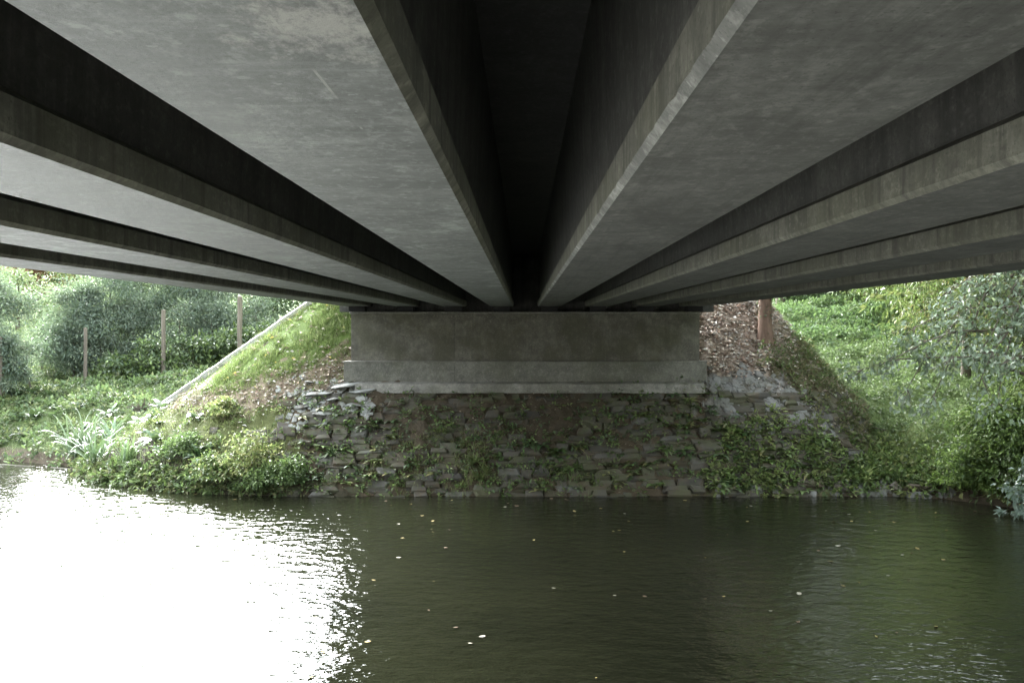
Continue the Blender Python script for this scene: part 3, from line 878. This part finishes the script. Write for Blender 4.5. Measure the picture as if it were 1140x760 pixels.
copies("grass_tussock", tm, scatter([(450, 480), (560, 470), (560, 545), (420, 545)], 12, (-4, 0), (21.4, 24), CONE),
       "olive grass tussock on the brown slope below the wall", "grass tuft", "grass tussocks on the brown slope")
copies("grass_tussock", tm, [hit(a, b) for a, b in ((590, 520), (610, 528), (640, 520), (668, 516))],
       "green grass tussock low on the dark slope below the middle of the wall", "grass tuft", "grass tussocks below the middle of the wall", .8, 1.1)

BR = [(.2, .25, .09), (.26, .28, .12), (.15, .2, .07), (.3, .29, .13)]
MG = [(.11, .17, .06), (.15, .21, .08), (.085, .13, .055)]
BUSHES = [(280, 528, .8, .62, BR, "yellowish green bushy plant above the water, brightest on the left bank"), (318, 540, .5, .45, MG, "mid green bushy plant at the waterline left of the slope stones"),
          (240, 534, .5, .5, BR + MG, "pale green bushy plant between the yellowish bush and the docks"), (296, 546, .42, .4, MG, "low dark green plant at the waterline under the yellowish bush"),
          (250, 464, .38, .36, BR, "small bright green bush on the litter just below the edging"), (205, 508, .42, .45, MG, "green leafy bush behind the dock plants")]
# reeds: each long leaf is a part
def reed(seed, n, L, c0, c1, loc, label, lean=(0, 0), spread=1.0):
    g = np.random.default_rng(seed)
    root = tag(empty("reed_clump", tuple(loc)), label, "reeds", "long-leaved reed clumps at the left waterside")
    protos = []
    for k in range(4):
        m = MB()
        ribbons(m, np.zeros((1, 3)), unit(np.array([[.45, 0, 1.]])), L, .055, np.array(c0) * g.uniform(.8, 1.2), 9, .38 + .13 * k, np.array([[0, 1., 0]]), .55, np.array(c1))
        protos.append(m.build("leaf", M['leaf_gloss'], obj=False))
    for i in range(n):
        o = bpy.data.objects.new("leaf", protos[i % 4]); link(o, root)
        o.location = (g.normal(0, .09), g.normal(0, .08), 0)
        o.rotation_euler = (g.normal(0, .2) + lean[0], g.normal(0, .25) * spread + lean[1], g.uniform(0, 6.28))
        s = g.uniform(.55, 1.1); o.scale = (s * spread, s, s)
p1, p2, p3 = hit(88, 508), hit(112, 512), hit(142, 516)
reed(201, 70, 2.2, (.11, .16, .09), (.24, .29, .2), p1, "tall pale drooping reed clump, leftmost at the water's edge", (0, -.12))
reed(202, 46, 1.7, (.09, .145, .075), (.2, .26, .16), p2 + [0, -.3, 0], "low arching reed clump between the tall pale reeds and the upright one", (.0, 0), 1.2)
reed(203, 40, 1.5, (.11, .18, .08), (.3, .38, .2), p3, "dark green upright reed clump, rightmost of the reeds", (0, .05), .7)
reed(204, 18, 1.9, (.12, .19, .12), (.3, .38, .28), hit(122, 496), "slender reed clump standing behind the other reeds", (0, .0), .8)

# ------------------------------------------------------------------ trees and shrubs
def limb_path(p0, dirv, length, n, g, wob=.15, grav=0.):
    pts = [np.array(p0, float)]; d_ = unit(np.array(dirv, float))
    for k in range(n):
        d_ = unit(d_ + g.normal(0, wob, 3) - np.array([0, 0, grav]))
        pts.append(pts[-1] + d_ * length / n)
    return np.array(pts)
def tree(name, base, H, rad, label, cat, leafc, leaf=.12, n=6000, trunk_r=.1, crown0=.3, lean=(0, 0), bark='bark', seed=0, group=None, droop=.3, dense=.33, nl=14, leafmat='leaf', narrow=.5, tips=None, shape=1.0):
    g = np.random.default_rng(3000 + seed)
    root = tag(empty(name, tuple(base)), label, cat, group)
    tb = MB()
    top = np.array([lean[0] * H, lean[1] * H, H * .92])
    ts = np.linspace(0, 1, 9)
    tp = ts[:, None] * top + np.c_[g.normal(0, .02 * H * .5, (9, 2)) * ts[:, None], np.zeros(9)]
    tp[0] = (0, 0, -.15)
    tb.tube(tp, trunk_r * (1 - ts * .85) * (1 + .5 * np.exp(-ts * 14)), 8)
    tipsP = []
    for k in range(nl):
        f = crown0 + (1 - crown0) * (k + .5) / nl
        i = min(int(f * 8), 7); p0 = tp[i] + (tp[i + 1] - tp[i]) * (f * 8 - i)
        a = k * 2.4 + g.uniform(-.4, .4)
        prof = math.sin(math.pi * min(1, .25 + .75 * (f - crown0) / (1 - crown0)) ** shape) * .75 + .3
        L_ = rad * prof * g.uniform(.75, 1.2)
        path = limb_path(p0, (math.cos(a), math.sin(a), .55 - droop), L_, 5, g, .18, droop * .12)
        tb.tube(path, np.linspace(trunk_r * .38, trunk_r * .07, 6) * (1.1 - f * .5), 5)
        for q in range(4):
            s0 = path[2 + (q % 4)] if 2 + q < 6 else path[5]
            sub = limb_path(s0, unit(rand_dir(1, -.4, .8, g)[0] + [math.cos(a) * .6, math.sin(a) * .6, 0]), L_ * .45, 3, g, .2, droop * .15)
            tb.tube(sub, np.linspace(trunk_r * .12, trunk_r * .04, 4), 4)
            tipsP += [sub[1], sub[2], sub[3]]
        tipsP += [path[3], path[4], path[5]]
    tipsP.append(tp[-1])
    tb.build("trunk", M[bark], root, smooth=True)
    tipsP = np.array(tipsP)
    cm = MB()
    per = max(3, n // len(tipsP))
    cl = np.repeat(tipsP, per, 0); m_ = len(cl)
    off = g.normal(0, rad * dense * .5, (m_, 3)) * [1, 1, .75]
    ccol = np.asarray(leafc, float)[g.integers(0, len(leafc), len(tipsP))] * g.uniform(.7, 1.3, (len(tipsP), 1))
    C = np.repeat(ccol, per, 0) * g.uniform(.75, 1.25, (m_, 1))
    P = cl + off
    P[:, 2] = np.maximum(P[:, 2], .12)
    A = unit(off + g.normal(0, .5 * rad * dense, (m_, 3)) - [0, 0, droop * rad * .25])
    N = unit(g.normal(0, .5, (m_, 3)) + [0, 0, .9])
    leaves(cm, P, A, N, leaf * g.uniform(.6, 1.3, m_), leaf * narrow * g.uniform(.8, 1.2, m_), C, .1, .15)
    cm.build("crown", M[leafmat], root)
    return root

BLUE = [(.14, .18, .14), (.17, .21, .16), (.11, .15, .12), (.2, .24, .17)]
PALE = [(.19, .23, .12), (.15, .2, .10), (.23, .26, .16)]
DARK = [(.055, .09, .045), (.075, .115, .05), (.07, .10, .055), (.11, .15, .07)]
MIDG = [(.10, .145, .045), (.13, .18, .055), (.085, .125, .04)]
YELG = [(.19, .2, .07), (.23, .23, .09), (.16, .19, .07), (.27, .21, .09)]
ORNG = [(.22, .10, .05), (.2, .10, .06), (.14, .11, .05), (.24, .13, .08)]
def gp(px, Y):
    x = (px - VX) / F * Y
    return np.array([x, Y, float(ground_z(x, Y))])
# saplings left
def sap(px, Y, H, rad, label, cols, **kw):
    return tree(kw.pop('name', "sapling"), gp(px, Y), H, rad, label, kw.pop('cat', "tree"), cols, **kw)
sap(-12, 33, 3.9, 1.35, "dusky green sapling at the left edge of the view above the reeds", BLUE, n=11000, seed=1, trunk_r=.09, crown0=.2, narrow=.3, leaf=.16)
sap(34, 33.5, 1.9, .7, "leaning bare-stemmed sapling at the left edge with a slanted trunk", BLUE, n=700, seed=2, trunk_r=.07, crown0=.5, lean=(-.3, 0), narrow=.3)
sap(47, 37, 1.8, .5, "thin sapling with a straight bare stem on the pale lawn", BLUE, n=900, seed=3, trunk_r=.05, crown0=.45, narrow=.3, leaf=.14)
sap(88, 37, 3.5, 1.2, "bluish green feathery sapling left of the first clear wooden post", BLUE, n=11000, seed=4, trunk_r=.07, crown0=.12, narrow=.26, leaf=.17)
sap(122, 38, 4.4, 1.5, "bluish green sapling right of the first clear wooden post", BLUE, n=11000, seed=5, trunk_r=.08, crown0=.1, narrow=.26, leaf=.17)
sap(160, 40, 4.6, 1.5, "pale grey-green sapling left of the reddish wooden post", BLUE + PALE, n=11000, seed=6, trunk_r=.08, crown0=.12, narrow=.28, leaf=.17)
sap(212, 40, 4.2, 1.5, "willowy grey-green sapling between the reddish post and the tallest post", BLUE, n=11000, seed=7, trunk_r=.08, crown0=.08, narrow=.24, leaf=.19)
sap(246, 42, 4.4, 1.4, "dense bluish sapling beside the tallest wooden post", BLUE, n=11000, seed=8, trunk_r=.08, crown0=.08, narrow=.26, leaf=.17)
sap(308, 42, 4.2, 1.7, "dark glossy evergreen shrub behind the edging strip", DARK, name="evergreen_shrub", cat="shrub", n=6000, seed=9, trunk_r=.08, crown0=.08, leaf=.2, narrow=.42, leafmat='leaf_gloss')
sap(350, 46, 5, 2., "dark evergreen shrub farthest right behind the embankment crest", DARK, name="evergreen_shrub", cat="shrub", n=4000, seed=10, trunk_r=.08, crown0=.08, leaf=.2, narrow=.42, leafmat='leaf_gloss')
for k, (px, Y, H, r_, lab) in enumerate([(170, 35.5, 1.15, .85, "low broad-leaved bush below the reddish post"), (215, 36, 1.3, .95, "low broad-leaved laurel bush left of the tallest post's foot"),
                                         (252, 37, 1.2, .8, "low dark laurel bush at the foot of the tallest post"), (128, 35, .8, .7, "low leafy bush under the bluish saplings"),
                                         (290, 37.5, 1.5, .8, "low bush between the tallest post and the edging strip")]):
    sap(px, Y, H, r_, lab, DARK + MIDG, name="laurel_bush", cat="bush", n=1500, seed=20 + k, trunk_r=.04, crown0=.05, leaf=.19, narrow=.42, leafmat='leaf_gloss')
sap(45, 66, 4.2, 2.6, "orange-brown autumn shrub far behind the pale lawn", ORNG, name="autumn_shrub", cat="shrub", n=7000, seed=30, trunk_r=.12, crown0=.05, leaf=.3)
sap(75, 63, 4.0, 1.4, "dark olive shrub beside the orange autumn shrub", DARK + YELG, name="olive_shrub", cat="shrub", n=2500, seed=31, trunk_r=.12, crown0=.05, leaf=.24)
sap(20, 58, 3.6, 1.8, "pale olive shrub far left beside the orange autumn shrub", PALE, name="pale_shrub", cat="shrub", n=2600, seed=32, trunk_r=.12, crown0=.05, leaf=.22)
sap(135, 60, 4.8, 2.6, "grey-green tree behind the saplings above the lawn", PALE + BLUE, name="background_tree", n=3800, seed=33, trunk_r=.14, crown0=.1, leaf=.24)
sap(160, 62, 5, 2.8, "tree behind the pale grey-green sapling beyond the lawn", MIDG + BLUE, name="background_tree", n=3800, seed=34, trunk_r=.14, crown0=.1, leaf=.24)
sap(230, 62, 5, 2.8, "mid green tree far behind the tallest post", MIDG, name="background_tree", n=3800, seed=35, trunk_r=.14, crown0=.1, leaf=.24)
sap(-40, 50, 5, 2.4, "grey-green tree at the left just outside the view", BLUE, name="background_tree", n=3800, seed=36, trunk_r=.14, crown0=.1, leaf=.2)

for k, (a, b, H, r_, cols, lab) in enumerate(BUSHES):
    tree("leafy_bush", hit(a, b), H, r_, lab, "bush", cols, leaf=.1, n=1500, trunk_r=.025, crown0=.03, seed=150 + k, nl=12, dense=.36, droop=.35, narrow=.5)
for k, (px, Y, H, r_, lab) in enumerate([(82, 36, 2.0, 1.0, "low bluish sapling spreading in front of the leftmost clear post"), (112, 36.5, 2.3, 1.0, "low bluish sapling just right of the leftmost clear post"), (148, 37.5, 2.6, 1.0, "low grey-green sapling left of the reddish post"),
                                  (200, 38, 2.5, 1.0, "low willowy sapling right of the reddish post"), (236, 38.5, 2.6, 1.0, "low bluish sapling left of the tallest post"), (4, 32.5, 2.0, .75, "low dusky sapling at the left edge beside the dark post"), (285, 39, 2.5, .9, "low bluish sapling right of the tallest post")]):
    sap(px, Y, H, r_, lab, BLUE, n=(6000, 0, 5000, 0, 5500, 4500, 0)[k] or 2200, seed=400 + k, trunk_r=.05, crown0=.03, narrow=.26, leaf=.16, group="low saplings on the left bank")
# posts
def post(px, Y, h, r_, label, mat='post'):
    p = gp(px, Y); m = MB()
    g = np.random.default_rng(int(px) + 5)
    zz = np.linspace(-.3, h, 7)
    m.tube(np.c_[g.normal(0, .006, (7, 2)), zz], r_ * g.uniform(.94, 1.06, 7), 9)
    m.tube(np.array([(0, 0, h - .001), (0, 0, h + .012)]), [r_ * .98, .002], 9)
    o = m.build("wooden_post", M[mat], smooth=False); o.location = p
    return tag(o, label, "post", "wooden posts among the saplings")
post(95, 34.5, 2.0, .06, "pale wooden post among bluish saplings, leftmost of the clear posts")
post(182, 35, 2.3, .075, "reddish-brown wooden post between grey-green saplings")
post(267, 36, 2.6, .09, "tallest grey wooden post left of the dark evergreen")
post(0, 32, 2.0, .07, "dark wooden post at the left edge of the view")

# brown stump at the foot of the edging
p = hit(158, 458); m = MB()
g = np.random.default_rng(5)
for k in range(16):
    a = g.uniform(0, 6.28); r_ = g.uniform(.02, .2)
    m.tube(limb_path((r_ * math.cos(a), r_ * math.sin(a), -.05), (math.cos(a) * .5, math.sin(a) * .5, 1), g.uniform(.2, .5), 3, g, .25), [.035, .03, .022, .012], 5)
o = m.build("dead_stump", M['bark']); o.location = p
tag(o, "small dark dead stump at the lower end of the edging strip", "stump")

# right trunk with ivy
p = hit(852, 374)
g = np.random.default_rng(77)
rt = tag(empty("tree", tuple(p)), "reddish-brown tree trunk on leaf litter beside the right end of the bridge", "tree")
m = MB(); tp = np.array([(0, 0, -.3), (0, 0, .12), (-.01, 0, .45), (.0, .02, .9), (.03, .02, 1.6), (.05, .0, 3.0), (.1, 0, 6.5)])
tp[:, :2] += [0.0, 0.0]
m.tube(tp, [.27, .2, .175, .17, .165, .14, .08], 12)
for k in range(9):
    a = k * 2.4; m.tube(limb_path(tp[5] + [0, 0, k * .22], (abs(math.cos(a)), math.sin(a), .6), 2.8, 5, g, .15), np.linspace(.06, .015, 6), 5)
m.build("trunk", M['bark_red'], rt, smooth=True)
m = MB(); n = 12000
P = np.c_[np.abs(g.normal(0, 2.0, n)) + .1 * g.normal(0, 1, n), g.normal(.3, 1.7, n), g.normal(5.6, 1.9, n)]
P[:, 2] = np.maximum(P[:, 2], 2.0 + g.random(n))
leaves(m, P, rand_dir(n, -.9, .5, g), rand_dir(n, .3, 1., g), .22, .12, tint((.10, .13, .045), n, .35, .15, g)); m.build("crown", M['leaf'], rt)
m = MB(); n = 130
a = g.uniform(0, 6.28, n); zz = g.uniform(.42, 1.5, n)
P = np.c_[.185 * np.cos(a), .185 * np.sin(a), zz]; N = unit(np.c_[np.cos(a), np.sin(a), .4 + a * 0])
leaves(m, P, unit(rand_dir(n, -.8, .2, g)), N, .07, .055, tint((.12, .12, .08), n, .4, .15, g)); m.build("ivy", M['leaf'], rt)

# big overhanging tree right
BIG = [(.16, .215, .145), (.19, .24, .17), (.13, .18, .105), (.22, .27, .2), (.17, .21, .09)]
base = np.array([11.6, 20.2, float(ground_z(11.6, 20.2))])
ov = tag(empty("overhanging_tree", tuple(base)), "grey-green leafy tree overhanging the water at the right edge", "tree")
g = np.random.default_rng(91); m = MB()
tp = limb_path((0, 0, -.3), (-.05, -.1, 1), 8.5, 8, g, .06)
m.tube(tp, np.linspace(.2, .06, 9), 9); m.build("trunk", M['bark'], ov, smooth=True)
targets = [((965, 408), 18.6), ((1000, 395), 18.2), ((1020, 365), 19), ((1010, 430), 18.8), ((1040, 440), 18.4), ((1060, 400), 18), ((1065, 350), 18.6), ((1090, 420), 18.), ((1100, 375), 18.4), ((1110, 445), 18.2), ((1130, 400), 17.8), ((1135, 340), 18.5), ((1060, 320), 19.), ((1100, 310), 19), ((1165, 430), 17.6), ((1180, 360), 18)]
for k, ((a, b), Yt) in enumerate(targets):
    tgt = at(a, b, Yt) - base
    s0 = tp[min(7, 2 + k % 5)]
    t_ = np.linspace(0, 1, 8)[:, None]
    path = s0 * (1 - t_) + tgt * t_ + np.array([0, 0, .55]) * np.sin(t_ * math.pi) + g.normal(0, .03, (8, 3))
    br = MB(); br.tube(path, np.linspace(.05, .008, 8), 5)
    cl = []
    for q in range(3, 8):
        for w_ in range(3):
            sub = limb_path(path[q], unit(path[min(7, q)] - path[q - 1]) + rand_dir(1, -.6, .4, g)[0] * .8, .45, 3, g, .2, .12)
            br.tube(sub, [.012, .009, .006, .003], 4); cl += [sub[1], sub[2], sub[3]]
    o = br.build("branch", M['bark'], ov)
    cl = np.array(cl); per = 5; P = np.repeat(cl, per, 0) + g.normal(0, .12, (len(cl) * per, 3)); n = len(P)
    C = np.repeat(np.asarray(BIG)[g.integers(0, len(BIG), len(cl))], per, 0) * g.uniform(.7, 1.3, (n, 1))
    fm = MB(); leaves(fm, P, unit(g.normal(0, .6, (n, 3)) + [-.3, -.2, -.5]), unit(g.normal(0, .45, (n, 3)) + [-.1, -.25, .9]), .135 * g.uniform(.6, 1.25, n), .07 * g.uniform(.8, 1.2, n), C, .1, .15)
    fm.build("foliage", M['leaf_gloss'], o)
cm = MB(); n = 15000
P = unit(g.normal(0, 1, (n, 3))) * (g.random((n, 1)) ** .4) * [4.2, 4.6, 2.6] + [1.2, -2.6, 7.6]
leaves(cm, P, rand_dir(n, -.9, .4, g), unit(g.normal(0, .45, (n, 3)) + [0, 0, .9]), .26, .13, np.asarray(BIG)[g.integers(0, len(BIG), n)] * g.uniform(.7, 1.3, (n, 1)))
cm.build("crown", M['leaf_gloss'], ov)

tree("waterside_shrub", gp(1120, 20.9), 1.75, 1.0, "dense dark green shrub leaning over the water at the right bank", "shrub", [(.09, .14, .045), (.13, .2, .05), (.17, .25, .06), (.07, .11, .04)], leaf=.11, n=9000, trunk_r=.05, crown0=.03, seed=60, nl=18, dense=.3, droop=.45)
tree("waterside_shrub", gp(1175, 20.4), 1.9, 1.2, "dark shrub at the right edge beneath the overhanging tree", "shrub", [(.05, .085, .022), (.06, .10, .025), (.04, .065, .02)], leaf=.12, n=6500, trunk_r=.05, crown0=.03, seed=61, nl=16, dense=.3, droop=.5)
tree("pale_sprig", np.array([at(1165, 500, 18.6)[0], 18.7, .0]), 1.5, .6, "pale blue-green leaf sprays close to the water at the right edge", "shrub", [(.14, .19, .16), (.18, .23, .2), (.10, .14, .11)], leaf=.13, n=1100, trunk_r=.03, crown0=.1, seed=62, nl=9, dense=.3, droop=.7, leafmat='leaf_gloss', narrow=.55)
tree("yellowing_tree", gp(1075, 27.5), 7.2, 1.9, "olive-yellow drooping tree behind the overhanging grey-green branches", "tree", YELG + MIDG, leaf=.15, n=7000, trunk_r=.11, crown0=.22, seed=63, droop=.75, narrow=.3, nl=18)
tree("yellowing_tree", gp(1140, 26), 7.6, 2.2, "yellow-green tree at the right edge behind the grey-green branches", "tree", YELG + MIDG, leaf=.15, n=7000, trunk_r=.11, crown0=.15, seed=64, droop=.6, narrow=.34, nl=18)
for k, (px, Y, H, r_, lab) in enumerate([(1105, 21.6, 1.7, .8, "bright green bush behind the dark shrub at the right bank"), (1155, 21.4, 2.4, 1.0, "full green bush at the right edge under the grey-green branches"), (1098, 20.9, .9, .5, "small bright green bush at the foot of the dark shrub")]):
    tree("green_bush", gp(px, Y), H, r_, lab, "bush", [(.14, .21, .055), (.18, .26, .07), (.10, .16, .05), (.2, .25, .09)], leaf=.11, n=7000, trunk_r=.04, crown0=.05, seed=300 + k, nl=16, dense=.33, droop=.4)
# hedge and trees along the top of the meadow
for k, (px, Y, H, r_, cols, lab) in enumerate([(885, 47, 2.4, 1.6, DARK, "dark hedge shrub at the top of the meadow nearest the bridge end"),
                                               (925, 48, 2.6, 1.8, DARK, "dark hedge shrub at the top of the meadow beside the pale stems"),
                                               (985, 48, 2.6, 1.6, YELG, "yellow-green shrub at the top of the meadow right of the pale stems"),
                                               (1035, 47, 3, 1.8, YELG + MIDG, "olive shrub at the top of the meadow behind the yellowing tree"),
                                               (850, 49, 3, 1.8, DARK, "dark shrub at the meadow top behind the red-brown trunk")]):
    tree("hedge_shrub", gp(px, Y), H, r_, lab, "shrub", cols, leaf=.2, n=2400, trunk_r=.06, crown0=.05, seed=70 + k, nl=12)
for k, px in enumerate((958, 966, 974)):
    p = gp(px, 46.3); m = MB(); g = np.random.default_rng(px)
    m.tube(limb_path((0, 0, -.2), (g.normal(0, .12), 0, 1), 2.6, 5, g, .06), np.linspace(.05, .03, 6), 6)
    o = m.build("thin_pole", M['bark_pale'], smooth=True); o.location = p
    tag(o, "thin pale bare pole against the dark hedge above the meadow", "pole", "pale poles at the meadow top")
for k, (x, Y, H, r_, lab) in enumerate([(17, 34, 10.5, 3.6, "tall green tree above the right meadow nearest the bridge"), (20, 29, 11, 4, "tall broad tree beyond the right edge near the river"),
                                        (19, 41, 12, 4.2, "tall tree behind the right meadow"), (26, 35, 12, 4.5, "tall tree far to the right of the meadow"), (12, 56, 12, 4.2, "tall tree behind the hedge above the meadow"),
                                        (20, 53, 13, 4.6, "tall tree at the top right of the meadow"), (28, 47, 13, 5, "tall broad tree right of the meadow top"), (15, 63, 14, 5, "tall tree farthest back above the meadow"), (24, 62, 14, 5, "tall tree far back beyond the right of the meadow"),
 (24, 20, 10.5, 4, "tall tree on the right bank downstream of the bridge"), (12, 46, 14, 4.6, "tall tree behind the meadow hedge above the pale poles"), (-13, 1, 10, 3.8, "unseen tall tree added on the near bank farther left of the bridge to shade the wall"), (13, 1.5, 10, 3.8, "unseen tall tree added on the near bank by the water right of the bridge to shade the wall"), (9.5, 40, 11, 3.2, "tall slender tree behind the red-brown trunk"), (15, 25, 9, 3.2, "tall tree behind the overhanging grey-green tree"),
 (10, -4, 9, 3.5, "unseen tall tree added on the near bank right of the bridge to shade the wall"), (18, -2, 11, 4.2, "unseen tall tree added on the near bank far right to shade the wall"), (-11, -5, 9, 3.6, "unseen tall tree added on the near bank left of the bridge to shade the wall"), (30, 25, 12, 4.5, "farthest tall tree along the right bank")]):  # near-bank trees are unseen, added to cut the light on the abutment
    tree("tall_tree", np.array([x, Y, float(ground_z(x, Y))]), H, r_, lab, "tree", MIDG + YELG[:2], leaf=.34, n=16000, trunk_r=.2, crown0=(.3 if Y < 5 else .58 if x < 13 else .1), seed=90 + k, nl=20)

# fallen branches
for k, (a, b, L_, rz, c, lab) in enumerate([(935, 421, .75, .5, 'bark_pale', "pale bare stick lying on the grass right of the slope"),
                                            (966, 478, .8, -.9, 'bark', "dark stick sticking out of the slope's right foot"),
                                            (825, 402, .7, -.5, 'bark_red', "dark brown stick lying on the leaf litter right of the wall"),
                                            (900, 412, .6, -.8, 'bark_pale', "thin pale twig on the weeds of the right shoulder")]):
    p = hit(a, b); g = np.random.default_rng(400 + k); m = MB()
    m.tube(limb_path((-L_ / 2, 0, .05), (1, .1, .05), L_, 5, g, .08), np.linspace(.028, .012, 6), 6)
    o = m.build("fallen_stick", M[c]); o.location = p; o.rotation_euler = (0, -.35 * (1 if rz > 0 else -1) * .6, rz); tag(o, lab, "stick")
for k, (a, b, rz) in enumerate(((90, 512, .1), (20, 524, -.2))):
    p = hit(a, b + 4); m = MB(); g = np.random.default_rng(420 + k)
    m.tube(limb_path((-.6, 0, .02), (1, 0, 0), 1.2, 5, g, .05), np.linspace(.02, .008, 6), 5)
    o = m.build("floating_stick", M['bark_pale']); o.location = (p[0], p[1] - .35, .012); o.rotation_euler = (0, 0, rz)
    tag(o, ["pale stick lying on the water in front of the reeds", "pale stick on the water at the left edge"][k], "stick")

# floating leaves
lm = {}
for nm, c in (("yellow", (.30, .235, .10)), ("brown", (.17, .12, .08)), ("pale", (.34, .32, .26))):
    m = MB(); t = np.linspace(-1, 1, 6)
    w_ = np.maximum((1 - t * t) ** .7 * .34, .02)
    V = np.concatenate([np.c_[t * .5, w_, .03 * np.abs(t) + .05 * np.abs(w_)], np.c_[t * .5, 0 * t, .02 * t * t], np.c_[t * .5, -w_, .04 * np.abs(t)]])
    a = np.arange(5); m.quads(V, np.concatenate([np.stack([a, a + 6, a + 7, a + 1], 1), np.stack([a + 6, a + 12, a + 13, a + 7], 1)]), c)
    lm[nm] = m.build("floating_leaf", M['litter'], obj=False)
for i in range(90):
    yy = 21.3 - 11 * rng.random() ** 1.7
    xx = rng.uniform(-3.2, min(.46 * yy, 9.3))
    if i % 7 == 0: xx = rng.uniform(-8, -2); yy = rng.uniform(20.5, 22)
    nm = ("yellow", "brown", "pale", "yellow")[i % 4]
    o = bpy.data.objects.new("floating_leaf", lm[nm]); link(o)
    s = rng.uniform(.035, .1) * (.75 + yy / 60); o.scale = (s, s, s); o.location = (xx, yy, .008); o.rotation_euler = (rng.normal(0, .1), rng.normal(0, .1), rng.uniform(0, 6.28))
    tag(o, {"yellow": "small yellow autumn leaf floating on the dark river", "brown": "small brown dead leaf floating on the dark river", "pale": "small pale dry leaf floating on the dark river"}[nm], "leaf", nm + " leaves floating on the river")
